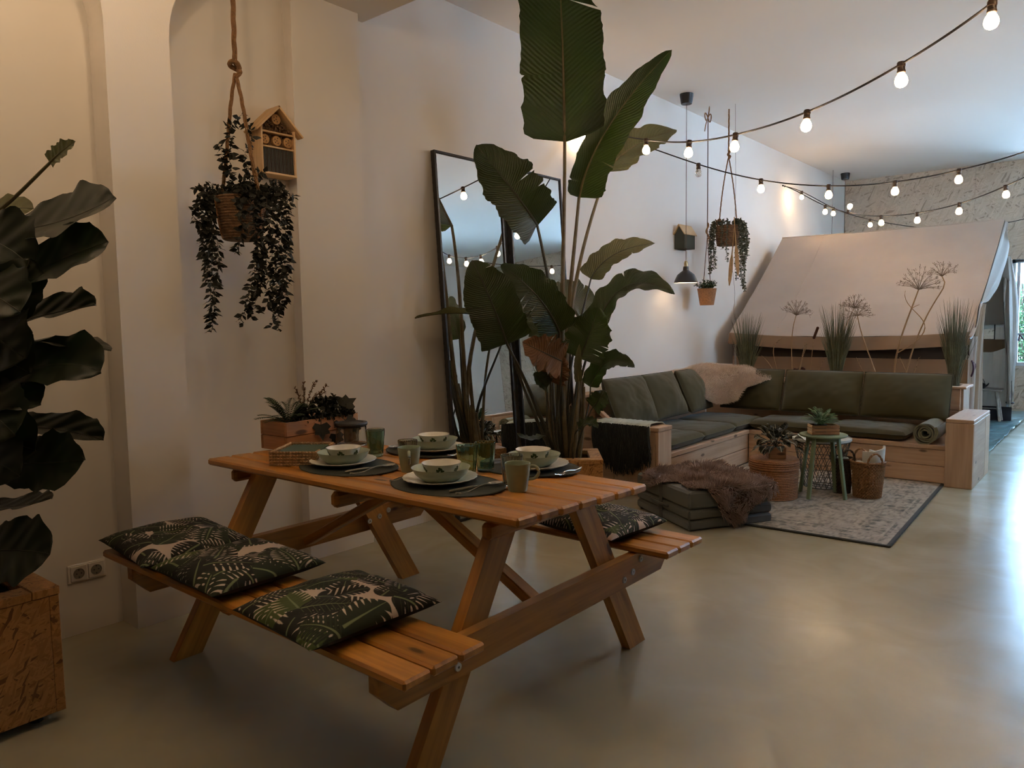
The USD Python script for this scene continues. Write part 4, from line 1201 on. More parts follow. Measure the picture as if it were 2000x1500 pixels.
for z in (.128, .205):
    bx(ih, "shelf", 0, dp - .004, -hw + .006, hw - .006, z, z + .010, M_BOXWOOD, .002)
M_LOG = mat("cut_log", (0.42, 0.23, 0.09), .8, var=.3, scale=60)
for y, z, r in ((-.07, .172, .026), (0, .172, .027), (.068, .172, .028), (0, .285, .028)):
    lg = part(ih, "log_slice", moved(moved(lathe([(0, 0), (r, 0), (r, .05), (r * .95, .053), (0, .053)], 22), ry=PI / 2), (.03, y, z)), M_LOG)
    for a in range(5):
        part(lg, "bored_hole", moved(moved(lathe([(0, .001), (.003, .001), (.003, 0), (0, 0)], 8), ry=PI / 2), (.083, y + r * .5 * math.cos(a * 1.3) * (a > 0), z + r * .5 * math.sin(a * 1.3) * (a > 0))), M_BLACK)
cones = []
rng = np.random.default_rng(4)
for k in range(150):
    y = rng.uniform(-.095, .095)
    z = rng.uniform(.218, .218 + max(.004, .1 - abs(y) * .95))
    if math.hypot(y, z - .285) < .03:
        continue
    cones.append(moved(trimesh.creation.cylinder(.005, rng.uniform(.01, .024), sections=6), (rng.uniform(.05, .08), y, z), rz=rng.uniform(0, 3), rx=rng.uniform(0, 3)))
for k in range(60):
    y = rng.choice([-.036, .034]) + rng.uniform(-.012, .012)
    cones.append(moved(trimesh.creation.cylinder(.004, .02, sections=6), (.065, y, rng.uniform(.143, .2)), rx=rng.uniform(0, 3)))
part(ih, "wood_chips", cones, mat("chips", (0.14, 0.075, 0.038), .9, var=.5, scale=60), smooth=False, kind="stuff")
for k in range(24):
    y = -hw + .009 + k * (2 * hw - .018) / 23
    part(ih, "reed", tube([(dp - .012, y, .002), (dp - .012, y, .126)], .0036, 6), M_STEMDK if k % 3 else M_BARK)

# ------------------------------------------------------------------ two tall leaning mirrors
M_MIRROR = usdkit.material(stage, f"{L}/mirror_glass", {"g": ("glossy_bsdf", {"color": (0.88, 0.90, 0.90), "roughness": 0.004})}, [], surface="g.BSDF")
lean = math.atan2(0.155, 2.49)


def mirror(label, y0, y1, h=2.5, xb=-3.475):
    m = thing("leaning_mirror", label, "mirror", (xb, (y0 + y1) / 2, 0))
    w = y1 - y0
    R = trimesh.transformations.rotation_matrix(-lean, [0, 1, 0])
    def pp(name, b, c, mt, parent=m):
        q = rbox(*b, .002); q.apply_translation(c); q.apply_transform(R)
        return part(parent, name, q, mt, smooth=False)
    for s in (-1, 1):
        pp("frame_side", (.036, .018, h), (.0, s * (w / 2 - .009), h / 2 + .003), M_BLKMET)
    for z in (.012, h - .006):
        pp("frame_rail", (.036, w - .038, .018), (0, 0, z), M_BLKMET)
    pp("glass", (.006, w - .04, h - .034), (.006, 0, h / 2 + .003), M_MIRROR)
    pp("backing", (.006, w - .04, h - .034), (-.006, 0, h / 2 + .003), M_BLKMET)


mirror("left of two tall black-framed mirrors leaning on the wall", 3.56, 4.235)
mirror("right of two tall black-framed mirrors leaning on the wall", 4.315, 4.985)

# ------------------------------------------------------------------ strelitzia in its strand-board planter
sp = osb_planter("strand_board_planter", "square strand-board planter before the mirrors, holding the tall strelitzia", (-3.03, 4.225, 0), 0.66, 0.46, 0.46, 0.42, lift=0.0)
st = thing("strelitzia", "giant strelitzia with paddle leaves rising to the ceiling in front of the mirrors", "plant", (0, 0, 0))
S0 = np.array([-3.03, 4.225, 0.33])


def root(dx, dy=0.0):
    r = np.array([0.768, 0.640, 0])
    return S0 + r * dx + np.array([-.64, .768, 0]) * dy


SL = [  # base, mid, tip, up, half width, material, fold, stalk, radius, options
    ((-2.958, 4.129, 2.538), (-2.862, 3.978, 3.184), (-2.536, 3.477, 3.533), (0.30, -0.93, 0.1), 0.285, M_STRE, .10, [root(.0), (-3.009, 4.15, 1.308), (-2.998, 4.164, 1.965)], .011, dict(slits=[(.66, 1, .85), (.3, -1, .08)], wave=.015)),
    ((-2.986, 4.331, 2.201), (-2.77, 4.362, 2.638), (-2.413, 4.581, 3.119), (0.80, -0.58, 0.15), 0.165, M_STRE, .60, [root(.02), (-3.04, 4.254, 1.307), (-3.014, 4.311, 1.873)], .011, dict(slits=[(.30, 1, .55), (.12, -1, .2)], wave=.02, left=.85)),
    ((-3.15, 4.943, 2.487), (-3.045, 5.185, 2.702), (-2.848, 5.496, 2.846), (0.3, -0.8, 0.5), 0.17, M_STREB, .2, [root(.03), (-3.107, 4.414, 1.488), (-3.157, 4.774, 2.181)], .010, dict(slits=[(.5, -1, .3)], wave=.03)),
    ((-3.045, 3.931, 1.983), (-3.084, 3.725, 2.193), (-3.271, 3.6, 2.48), (0.45, -0.75, 0.45), 0.19, M_STRE, .28, [root(-.04), (-2.984, 4.04, 1.309), (-3.002, 3.964, 1.715)], .009, dict(slits=[(.52, 1, .75), (.36, 1, .25)], wave=.02)),
    ((-3.133, 3.709, 1.209), (-3.135, 3.566, 1.479), (-3.227, 3.492, 1.744), (0.65, -0.72, 0.25), 0.17, M_STRE, .14, [root(-.06), (-3.054, 3.923, 0.764), (-3.103, 3.784, 1.062)], .009, dict(slits=[(.86, 1, .5)], wave=.012)),
    ((-3.184, 3.746, 1.349), (-3.29, 3.469, 1.411), (-3.452, 3.2, 1.383), (-0.1, 0.10, 1), 0.10, M_STREB, .25, [root(-.07), (-3.08, 3.901, 0.764), (-3.169, 3.802, 1.145)], .007, dict(wave=.03)),
    ((-2.962, 4.055, 1.275), (-2.992, 3.859, 1.512), (-3.153, 3.682, 1.72), (0.45, -0.75, 0.45), 0.14, M_STRE, .25, [root(-.02), (-3.013, 4.101, 0.89), (-2.987, 4.081, 1.101)], .009, dict(slits=[(.45, -1, .6), (.55, -1, .5), (.62, -1, .55), (.3, -1, .3)], wave=.03)),
    ((-3.274, 4.467, 1.456), (-3.248, 4.626, 1.513), (-3.175, 4.815, 1.494), (0.4, -0.9, 0.1), 0.15, M_STREB, .1, [root(.0, .06), (-3.135, 4.316, 0.793), (-3.191, 4.374, 1.158)], .007, dict(slits=[(.4, 1, .3), (.6, 1, .3), (.75, -1, .3)], wave=.03)),
    ((-3.041, 4.553, 1.653), (-2.917, 4.675, 1.828), (-2.695, 4.868, 1.905), (0.3, -0.75, 0.6), 0.105, M_STREB, .25, [root(.05), (-3.033, 4.302, 1.09), (-3.044, 4.463, 1.45)], .006, dict(slits=[(.7, 1, .2)], wave=.03)),
    ((-2.884, 4.384, 1.303), (-2.679, 4.455, 1.587), (-2.379, 4.568, 1.523), (0.2, -0.70, 0.75), 0.115, M_STRE, .3, [root(.05), (-2.962, 4.273, 0.878), (-2.923, 4.332, 1.126)], .007, dict(slits=[(.5, -1, .35)], wave=.04)),
    ((-2.878, 4.172, 1.099), (-2.811, 4.179, 1.255), (-2.738, 4.194, 1.441), (0.55, -0.8, 0.1), 0.15, M_STRE, .2, [root(.03), (-2.927, 4.158, 0.748), (-2.902, 4.174, 0.941)], .008, dict(slits=[(.2, 1, .55), (.3, 1, .6), (.4, 1, .35), (.3, -1, .3)], wave=.03)),
    ((-2.855, 3.928, 1.094), (-2.878, 3.784, 1.15), (-2.963, 3.657, 1.225), (0.5, -0.8, 0.2), 0.12, M_DRY, .3, [root(-.01), (-2.92, 3.973, 0.801), (-2.884, 3.955, 0.958)], .006, dict(slits=[(.55, 1, .8), (.65, -1, .7), (.45, -1, .5), (.3, 1, .3)], wave=.06)),
    ((-2.966, 3.952, 0.955), (-2.913, 3.939, 1.042), (-2.855, 3.934, 1.144), (0.6, -0.8, 0.0), 0.10, M_DRY, .3, [root(-.02), (-2.977, 3.979, 0.694), (-2.976, 3.969, 0.833)], .006, dict(slits=[(.5, 1, .6), (.6, -1, .5)], wave=.06)),
    ((-2.872, 4.285, 0.896), (-2.757, 4.335, 1.073), (-2.59, 4.404, 1.031), (0.3, -0.70, 0.6), 0.075, M_STRE, .25, [root(.07), (-2.868, 4.195, 0.643), (-2.875, 4.269, 0.776)], .005, dict(slits=[(.9, 1, .5)], wave=.03)),
    ((-2.982, 3.933, 0.914), (-2.988, 3.869, 0.97), (-3.009, 3.831, 1.019), (0.3, -0.7, 0.6), 0.065, M_STRE, .6, [root(-.05), (-2.999, 3.95, 0.592), (-2.994, 3.947, 0.765)], .005, dict(wave=.03)),
    ((-2.797, 4.203, 0.769), (-2.74, 4.191, 0.826), (-2.716, 4.218, 0.887), (0.5, -0.8, 0.2), 0.065, M_STRE, .2, [root(.08), (-2.851, 4.138, 0.581), (-2.821, 4.176, 0.701)], .004, dict(slits=[(.4, 1, .4)], wave=.04)),
    ((-2.837, 4.089, 0.63), (-2.759, 4.095, 0.676), (-2.683, 4.09, 0.649), (0.2, -0.6, 0.8), 0.045, M_STRE, .4, [root(.07), (-2.893, 4.095, 0.512), (-2.874, 4.093, 0.584)], .004, dict(wave=.08)),
    ((-3.026, 3.928, 0.592), (-3.024, 3.798, 0.582), (-3.064, 3.704, 0.631), (0.2, -0.5, 0.9), 0.035, M_STRE, .3, [root(-.06), (-3.014, 3.991, 0.48), (-3.015, 3.959, 0.554)], .004, dict(wave=.05)),
    ((-2.822, 4.071, 0.952), (-2.814, 4.05, 1.055), (-2.799, 4.052, 1.2), (0.6, -0.7, 0.2), 0.03, M_STREB, .5, [root(.03), (-2.86, 4.073, 0.657), (-2.835, 4.07, 0.797)], .006, dict(wave=.03)),
    ((-3.309, 4.414, 1.231), (-3.416, 4.463, 1.306), (-3.572, 4.476, 1.424), (0.4, -0.8, 0.4), 0.12, M_STRE, .2, [root(-.03, .05), (-3.149, 4.235, 0.763), (-3.228, 4.327, 1.011)], .007, dict(wave=.03)),
]
for k, (b, m_, tp, up, w, mm, fo, stk, r, opt) in enumerate(SL):
    leaf_part(st, "leaf", mm, (b, m_, tp, up, w), stalk=stk + [b], stalk_r=r, stalk_m=M_STEM if k in (0, 1, 2, 7, 18) else M_STEMDK, fold=fo, seed=k + 40, **opt)
rng = np.random.default_rng(9)
for k in range(11):
    a, q = rng.uniform(-.085, .085), rng.uniform(-.06, .06)
    b = root(a, q)
    b[2] = 0.335
    h = rng.uniform(.32, .72)
    tpx = b + np.array([0, 0, h]) + (root(a * 1.1) - root(0)) * .8
    part(st, "stem_sheath", tube(smoothpath([b, b * .5 + tpx * .5 + rng.normal(size=3) * .012, tpx], 14), np.linspace(.024, .009, 14), 9), M_STEM if k % 2 else M_STREB if False else M_STEM)

# ------------------------------------------------------------------ corner bench of pale scaffold boards
so = thing("corner_sofa_frame", "L-shaped corner sofa frame of pale scaffold boards along wall and tent", "sofa", (0, 0, 0))
W = M_SOFA
# left seat, along the wall
for z0, z1 in ((.015, .148), (.151, .282)):
    bx(so, "front_board", -2.755, -2.725, 5.165, 6.69, z0, z1, W)
bx(so, "seat_rail", -2.81, -2.715, 5.165, 6.69, .285, .32, W)
bx(so, "seat_board", -3.55, -2.815, 5.165, 7.42, .285, .318, W)
# back seat, before the tent
for z0, z1 in ((.015, .148), (.151, .282)):
    bx(so, "front_board", -2.722, -1.113, 6.69, 6.72, z0, z1, W)
bx(so, "seat_rail", -2.712, -1.113, 6.678, 6.775, .285, .32, W)
bx(so, "seat_board", -2.81, -1.113, 6.78, 7.42, .285, .318, W)
# left arm
bx(so, "arm_board", -2.742, -2.712, 4.955, 5.162, 0, .508, W)
bx(so, "arm_board", -3.10, -2.745, 4.955, 4.985, 0, .508, W)
bx(so, "arm_board", -3.62, -3.103, 4.955, 4.985, 0, .508, W)
bx(so, "arm_board", -3.62, -2.745, 5.132, 5.162, .02, .508, W)
bx(so, "arm_top", -3.63, -2.708, 4.952, 5.168, .510, .542, W)
# right arm
bx(so, "arm_board", -1.110, -.918, 6.643, 6.673, 0, .512, W)
bx(so, "arm_board", -.948, -.918, 6.676, 7.24, 0, .512, W)
bx(so, "arm_board", -.948, -.918, 7.243, 7.47, 0, .512, W)
bx(so, "arm_board", -1.110, -1.080, 6.676, 7.47, 0, .512, W)
bx(so, "arm_top", -1.110, -.918, 6.643, 7.25, .514, .542, W)
bx(so, "arm_top", -1.108, -.920, 7.253, 7.47, .512, .540, W)
# backs
bx(so, "back_board", -3.53, -3.50, 5.10, 7.42, .32, .525, W)
bx(so, "back_board", -3.53, -3.50, 5.10, 7.42, .528, .718, W)
bx(so, "back_cap", -3.60, -3.46, 5.08, 7.43, .720, .745, W)
bx(so, "back_post", -3.60, -3.535, 5.10, 5.165, .543, .718, W)
bar(so, "back_brace", (-3.46, 5.12, .70), (-3.25, 5.12, .545), (0, 1, 0), .05, .03, W)
for z0, z1 in ((.32, .525), (.528, .712)):
    bx(so, "back_board", -3.49, -1.135, 7.42, 7.45, z0, z1, W)
bx(so, "back_board", -3.49, -1.115, 7.72, 7.75, 0, .712, W)
bx(so, "back_board", -1.145, -1.115, 7.453, 7.717, 0, .712, W)
bx(so, "back_cap", -3.49, -1.09, 7.405, 7.475, .714, .735, W)
bx(so, "back_cap", -3.49, -1.09, 7.70, 7.765, .714, .735, W)
bx(so, "back_cap", -1.16, -1.09, 7.478, 7.697, .714, .735, W)
part(so, "planting_soil", block(-3.48, -1.165, 7.452, 7.718, .55, .66), M_SOIL, smooth=False)


# ------------------------------------------------------------------ olive cushions
def pad(lx, ly, h, seed, n=34, power=5.0, crease=.012, puff=.25):
    """A stuffed pad centred on x, y, resting on z = 0."""
    u, v = np.meshgrid(np.linspace(-1, 1, n), np.linspace(-1, 1, n), indexing="ij")
    e = np.clip(1 - np.abs(u) ** power, 0, 1) ** .38 * np.clip(1 - np.abs(v) ** power, 0, 1) ** .38
    x, y = u * lx / 2, v * ly / 2
    P = np.stack([x * 7, y * 7, np.full_like(x, seed * 3.1)], -1)
    nz = (meshkit.fbm(P, 3, seed) - .5) * crease * 2
    soft = (1 - u ** 2) * (1 - v ** 2)
    zt = h / 2 + e * (h / 2 * (1 - puff) + h / 2 * puff * soft) + nz * e
    zb = h / 2 - e * h / 2
    V = np.vstack([np.stack([x, y, zt], -1).reshape(-1, 3), np.stack([x, y, zb], -1).reshape(-1, 3)])
    _, f, _ = grid(lambda a, b: np.stack([a, b, a], -1), n, n)
    return trimesh.Trimesh(V, np.vstack([f, f[:, ::-1] + n * n]), process=False), e, h


def stuffed(name, label, lx, ly, h, loc, rz, group, seed, tilt=None, **kw):
    t = thing(name, label, "cushion", loc, rz, group)
    m, e, hh = pad(lx, ly, h, seed, **kw)
    ring = [(-lx / 2, -ly / 2), (lx / 2, -ly / 2), (lx / 2, ly / 2), (-lx / 2, ly / 2), (-lx / 2, -ly / 2)]
    pts = []
    for (a, b), (c, d) in zip(ring, ring[1:]):
        pts += [(a + (c - a) * s, b + (d - b) * s, h / 2) for s in np.linspace(0, 1, 12, endpoint=False)]
    pp = tube(np.array(pts + [pts[0]]) * [.997, .997, 1], .0045, 6, False)
    if tilt is not None:
        for q in (m, pp):
            q.apply_transform(tilt)
    part(t, "cover", m, M_OLIVE, smooth=60)
    part(t, "piping", pp, M_PIPING, smooth=60)
    return t


G = "olive seat cushions"
Z = .3215
for k, (x0, x1, y0, y1, lab) in enumerate((
        (-3.36, -2.73, 5.20, 5.785, "olive seat cushion nearest the draped left arm of the corner sofa"),
        (-3.36, -2.73, 5.79, 6.42, "olive seat cushion second from the left arm of the corner sofa"),
        (-3.36, -2.73, 6.425, 7.08, "olive seat cushion in the inner corner of the sofa"),
        (-2.725, -2.06, 6.70, 7.24, "olive seat cushion right of the sofa's inner corner, behind the plant on the rattan basket"),
        (-2.055, -1.405, 6.70, 7.24, "olive seat cushion left of the rolled sage blanket"))):
    stuffed("sofa_seat_cushion", lab, x1 - x0, y1 - y0, .105, ((x0 + x1) / 2, (y0 + y1) / 2, Z), 0, G, k + 1, power=9.0, puff=.18)


def leaning(ang, axis, dz):
    R = trimesh.transformations.rotation_matrix(ang, axis)
    R[2, 3] = dz
    return R


G = "olive back cushions"
for k, (y, w, lab, rz) in enumerate(((5.48, .60, "olive back cushion nearest the left arm, lowest of the wall side", -.05), (6.08, .60, "olive back cushion in the middle of the wall side", .03), (6.66, .58, "olive back cushion at the wall, partly under the cream sheepskin", .10))):
    # stands on its long edge and leans on the wall side: built lying, turned up about y
    R = trimesh.transformations.rotation_matrix(math.radians(66), [0, 1, 0])
    R = trimesh.transformations.translation_matrix([0, 0, .235]) @ R
    stuffed("sofa_back_cushion", lab, .42, w, .165, (-3.335, y, Z + .105 - .022), rz, G, 20 + k, tilt=R, power=3.6, puff=.5, crease=.02)
for k, (x, w, lab) in enumerate(((-2.90, .60, "olive back cushion in the sofa's inner corner below the cream sheepskin"), (-2.232, .70, "olive back cushion in the middle of the tent side"), (-1.522, .70, "olive back cushion at the right end of the tent side"))):
    R = trimesh.transformations.rotation_matrix(math.radians(70), [1, 0, 0])
    R = trimesh.transformations.translation_matrix([0, 0, .225]) @ R
    stuffed("sofa_back_cushion", lab, w, .41, .155, (x, 7.27, Z + .105 - .022), 0, G, 30 + k, tilt=R, power=3.6, puff=.5, crease=.018)


# ------------------------------------------------------------------ sheepskins
def sheepskin(name, label, surf, outline, hairmat, skinmat, n, length, seed, width=.0022, clump=.6, z=0):
    """surf(s, t) -> point and normal of the skin over what it lies on; outline(s, t) > 0 inside. Hair grows from it."""
    rng = np.random.default_rng(seed)
    t = thing(name, label, "sheepskin", (0, 0, 0))
    N = 70
    s, q = np.meshgrid(np.linspace(-1, 1, N), np.linspace(-1, 1, N), indexing="ij")
    p = surf(s, q)
    inside = outline(s, q) > 0
    f = []
    for i in range(N - 1):
        for j in range(N - 1):
            if inside[i, j] and inside[i + 1, j] and inside[i, j + 1] and inside[i + 1, j + 1]:
                a, b, c, d = i * N + j, (i + 1) * N + j, (i + 1) * N + j + 1, i * N + j + 1
                f += [[a, b, c], [a, c, d]]
    m = trimesh.Trimesh(p.reshape(-1, 3), np.array(f), process=False)
    m.remove_unreferenced_vertices()
    part(t, "hide", thick(np.array(m.vertices), np.array(m.faces), -.006), skinmat, smooth=True)
    S, Q = rng.uniform(-1, 1, n * 3), rng.uniform(-1, 1, n * 3)
    ok = outline(S, Q) > 0
    S, Q = S[ok][:n], Q[ok][:n]
    e = 1e-3
    P = surf(S, Q)
    du, dv = (surf(S + e, Q) - P) / e, (surf(S, Q + e) - P) / e
    nn = np.cross(du, dv)
    nn /= np.linalg.norm(nn, axis=1, keepdims=True) + 1e-12
    nn[nn[:, 2] < -.3] *= -1
    # locks: hairs lean the same way as their neighbours
    fl = np.stack([meshkit.noise(P * 11 + k * 17.3, seed + k) - .5 for k in range(3)], -1) * 2.6
    fl[:, 2] -= .25
    g_ = nn * .75 + fl * clump + rng.normal(size=P.shape) * .22
    g_ /= np.linalg.norm(g_, axis=1, keepdims=True)
    ln = length * rng.uniform(.6, 1.1, (len(P), 1))
    bend = np.cross(g_, nn) * .25 + fl * .3
    pts = np.stack([P + nn * .004 + g_ * ln * a + bend * ln * a * a for a in (0, .35, .7, 1.0)], 1)
    curves(t, "wool", pts, np.array([[1.0, .9, .6, .15]]) * width, hairmat, kind="stuff")
    return t


def hairmat(name, root_, tip):
    nodes = {"h": ("hair_info", {}), "r": ("rgb_ramp", {"ramp": [(0.0, root_), (1.0, tip)]}), "p": ("principled_bsdf", {"roughness": .75, "sheen_weight": .2})}
    return usdkit.material(stage, f"{L}/{name}", nodes, [("h.intercept", "r.fac"), ("r.color", "p.base_color")], surface="p.BSDF")


M_WOOLB = hairmat("brown_wool", (0.26, 0.175, 0.14), (0.80, 0.62, 0.52))
M_HIDEB = mat("brown_hide", (0.11, 0.07, 0.05), .9)
M_WOOLC = hairmat("cream_wool", (0.60, 0.46, 0.34), (0.93, 0.80, 0.66))
M_HIDEC = mat("cream_hide", (0.55, 0.42, 0.31), .9)

# folded mattress pouffe
OT = np.array([-2.258, 4.738])
OA = math.atan2(.533, .331)
ot = thing("folded_mattress", "blue-grey folded guest mattress used as a low pouffe, with strap", "pouffe", (OT[0], OT[1], 0), OA)
ow, ol = .63, .70          # x runs along the right-hand face, y away to the left
OH = .255
for z0, z1 in ((.002, .068), (.070, .137), (.141, OH)):
    m = rbox(ow, ol, z1 - z0, .014)
    m = m.subdivide().subdivide()
    v = m.vertices
    v[:, :2] *= (1 + .012 * np.cos(v[:, 2] / (z1 - z0) * PI))[:, None] * .995
    v[:, 2] += .004 * (meshkit.noise(np.c_[v[:, 0] * 6, v[:, 1] * 6, np.full(len(v), z0 * 50)]) - .5)
    part(ot, "mattress_layer", moved(m, (0, 0, (z0 + z1) / 2)), M_GREYFAB, smooth=35)
for xx in (ow / 2 - .17,):
    pass
part(ot, "seam_piping", [tube([(ow / 2 + s1 * .0 - (0 if s > 0 else ow), -ol / 2, .01), (ow / 2 - (0 if s > 0 else ow), -ol / 2, .135)], .005, 6) for s, s1 in ((-1, 0),)], M_GREYDK)
# the strapped end faces the table: the face at -x
part(ot, "strap", [moved(rbox(.005, .035, .13, .001), (-ow / 2 - .0035, -.0, .195)), moved(rbox(.006, .035, .13, .001), (-ow / 2 - .004, 0, .07))], M_GREYDK, smooth=False)
part(ot, "handle", tube(smoothpath([(-ow / 2 - .002, -.10, .115), (-ow / 2 - .022, -.07, .118), (-ow / 2 - .026, .03, .118), (-ow / 2 - .022, .10, .118), (-ow / 2 - .002, .13, .115)], 20), .010, 6), M_GREYDK)

oc, osn = math.cos(OA), math.sin(OA)


def over_pouffe(a, b):
    """A sheet laid on the pouffe and hanging over its edges. a, b: metres along the pouffe's own x and y."""
    hx, hy = ow / 2 + .012, ol / 2 + .012
    ox, oy = np.maximum(np.abs(a) - hx, 0), np.maximum(np.abs(b) - hy, 0)
    d = np.hypot(ox, oy)
    ca, cb = np.clip(a, -hx, hx), np.clip(b, -hy, hy)
    k = np.where(d > 1e-9, d, 1)
    x = ca + np.sign(a) * ox / k * np.minimum(d, .03) * .6
    y = cb + np.sign(b) * oy / k * np.minimum(d, .03) * .6
    z = OH + .010 - np.maximum(d - .01, 0) + .008 * np.sin(a * 23) * np.cos(b * 19)
    return np.stack([OT[0] + x * oc - y * osn, OT[1] + x * osn + y * oc, z], -1)


import shapely
BROWN = Polygon([(-.35, .21), (-.19, .343), (.01, .36), (.21, .366), (.32, .30), (.36, .1), (.365, -.18), (.34, -.36), (.29, -.45), (.2, -.47), (.08, -.56), (-.02, -.60), (-.10, -.55), (-.15, -.43), (-.29, -.285), (-.24, -.10), (-.325, -.07), (-.38, .05)]).buffer(.03).buffer(-.03)


def brown_surf(s, t):
    return over_pouffe(s * .45, t * .60 - .10)


def brown_shape(s, t):
    return np.where(shapely.contains_xy(BROWN, s * .45, t * .60 - .10), 1.0, -1.0)


sheepskin("brown_sheepskin", "shaggy brown sheepskin thrown over the folded grey mattress", brown_surf, brown_shape, M_WOOLB, M_HIDEB, 11000, .050, 5, .0042, clump=.75)


def cream_surf(s, t):
    """Over the corner of the sofa's backs, sagging on to the cushions in front. s: from the wall side round to the right; t: from the top down."""
    u, v = s * .5 + .5, t * .5 + .5
    q = lambda a, b, c: np.stack([(1 - u) ** 2 * a[k] + 2 * u * (1 - u) * b[k] + u ** 2 * c[k] for k in range(3)], -1)
    back = q((-3.50, 6.30, .76), (-3.52, 7.45, .97), (-2.70, 7.42, .72))
    crest = q((-3.44, 6.32, .80), (-3.36, 7.25, 1.00), (-2.66, 7.26, .775))
    low = q((-3.32, 6.40, .73), (-3.02, 6.86, .33), (-2.78, 7.06, .66))
    k = np.clip(v / .3, 0, 1)[..., None]
    m = np.clip((v - .3) / .7, 0, 1)[..., None]
    p = (back * (1 - k) + crest * k) * (1 - m) + low * m
    p[..., 2] += .012 * np.sin(s * 9) * np.cos(t * 7)
    p[..., 1] -= .05 * np.sin(PI * m[..., 0])
    return p


def cream_shape(s, t):
    a = np.arctan2(t, s)
    return (.90 + .06 * np.cos(3 * a + 1.2) + .05 * np.cos(5 * a)) - np.hypot(s, t)


sheepskin("cream_sheepskin", "cream sheepskin draped over the sofa's back corner", cream_surf, cream_shape, M_WOOLC, M_HIDEC, 13000, .026, 8, .0022, clump=.30)

# ------------------------------------------------------------------ throw over the left arm, with its black fringe
th = thing("fringed_throw", "pale green throw with a deep black fringe hanging over the left sofa arm", "throw", (0, 0, 0))
prof = np.array([(5.188, .36), (5.186, .45), (5.180, .535), (5.150, .556), (5.06, .560), (4.975, .556), (4.938, .535), (4.932, .50), (4.930, .47)])


def throw_fn(u, v):
    k = u * (len(prof) - 1)
    y, z = np.interp(k, range(len(prof)), prof[:, 0]), np.interp(k, range(len(prof)), prof[:, 1])
    x = -3.255 + v * .47 + .012 * np.sin(u * 9)
    w = .007 * np.sin(v * 31 + u * 4) * (1 + u)
    return np.stack([x, y + w * .5 - .003 * (u > .8), z + np.abs(w) * (np.abs(u - .5) < .25)], -1)


v, f, uv = grid(throw_fn, 40, 60)
part(th, "wool_cloth", thick(v, f[:, ::-1], -.008), M_THROW, smooth=True)
rng = np.random.default_rng(12)
n = 1500
x = -3.275 + rng.uniform(0, 1, n) * .50
y = 4.926 - rng.uniform(0, .022, n)
z0 = rng.uniform(.50, .555, n)
ln = rng.uniform(.20, .33, n) * (0.75 + .35 * np.sin((x + 3.26) / .5 * PI))
pts = np.stack([np.stack([x + .004 * rng.normal(size=n) * k + (.02 * np.sin(x * 40) * k), y - .012 * math.sin(PI * k), z0 - ln * k], -1) for k in (0, .2, .45, .7, 1.0)], 1)
curves(th, "fringe", pts, np.array([[1, 1, .95, .8, .5]]) * .0085, M_FRINGE, kind="stuff")
part(th, "fringe_band", moved(rbox(.48, .012, .13, .005), (-3.02, 4.925, .475)), M_FRINGE, label="black woven band above the fringe")

# rolled blanket at the right arm
rb = thing("rolled_blanket", "rolled sage grey blanket lying on the sofa by the right arm", "blanket", (-1.262, 6.89, .321 + .088))
a = np.linspace(0, 4.1 * 2 * PI, 150)
r = (.016 + .068 * a / a[-1]) * (1 + .05 * np.sin(a * 1.7 + .5) + .03 * np.sin(a * 3.3))
spi = np.stack([r * np.cos(a), r * np.sin(a)], -1)
sv, sf, _ = grid(lambda u, v: np.stack([np.interp(u, np.linspace(0, 1, 150), spi[:, 0]) * (1 + .03 * np.sin(v * 5)), (v - .5) * .40 + .004 * np.sin(u * 90), np.interp(u, np.linspace(0, 1, 150), spi[:, 1])], -1), 150, 10)
part(rb, "roll", thick(sv, sf, .0125), M_ROLL, smooth=60)

# ------------------------------------------------------------------ rug
def rug_colors(nx, ny):
    """Faded oriental pattern, worn away in patches: the carpet's own dyes."""
    rng = np.random.default_rng(2)
    x, y = np.meshgrid(np.linspace(0, 1.62, nx), np.linspace(0, 2.40, ny), indexing="ij")
    base, dark, mid = np.array([.36, .31, .25]), np.array([.075, .08, .075]), np.array([.19, .18, .155])
    P = np.stack([x, y, x * 0], -1)
    d = np.minimum(np.minimum(x, 1.62 - x), np.minimum(y, 2.40 - y))
    pat = np.zeros_like(x)
    pat += ((d > .05) & (d < .075)) * .8 + ((d > .24) & (d < .26)) * .7 + ((d > .29) & (d < .30)) * .5
    bord = (d > .09) & (d < .235)
    q = np.sin((x + y) * 34) * np.sin((x - y) * 34)
    pat += bord * (q > .35) * .8 + bord * (np.abs(q) < .08) * .4
    block_ = bord & ((np.floor(x / .11) + np.floor(y / .11)) % 3 == 0)
    pat += block_ * .45
    inner = d > .31
    cx, cy = (x - .81) / .5, (y - 1.2) / .85
    rr = np.abs(cx) + np.abs(cy)
    pat += inner * ((np.abs(rr - .9) < .05) * .7 + (np.abs(rr - .55) < .04) * .7 + (np.abs(np.hypot(cx, cy) - .3) < .05) * .6)
    fl = np.sin(x * 26 + 2 * np.sin(y * 9)) * np.sin(y * 24 + 2 * np.sin(x * 11))
    pat += inner * ((fl > .55) * .5 + (np.abs(fl) < .06) * .35)
    wear = meshkit.fbm(P * 9, 4, 3)
    fine = meshkit.fbm(P * 46, 3, 8)
    keep = np.clip((wear - .36) * 4.5, 0, 1) * np.clip((fine - .30) * 4, 0, 1)
    k = np.clip(pat, 0, 1) * keep
    C = base * (1 - k[..., None]) + dark * k[..., None]
    C *= (.72 + .5 * meshkit.fbm(P * 30, 3, 5))[..., None]
    dirt = np.clip((meshkit.fbm(P * np.array([60, 22, 1]), 3, 9) - .52) * 5, 0, 1)
    C = C * (1 - dirt[..., None] * .6) + mid * dirt[..., None] * .4
    C[d < .018] = dark * .6
    return C


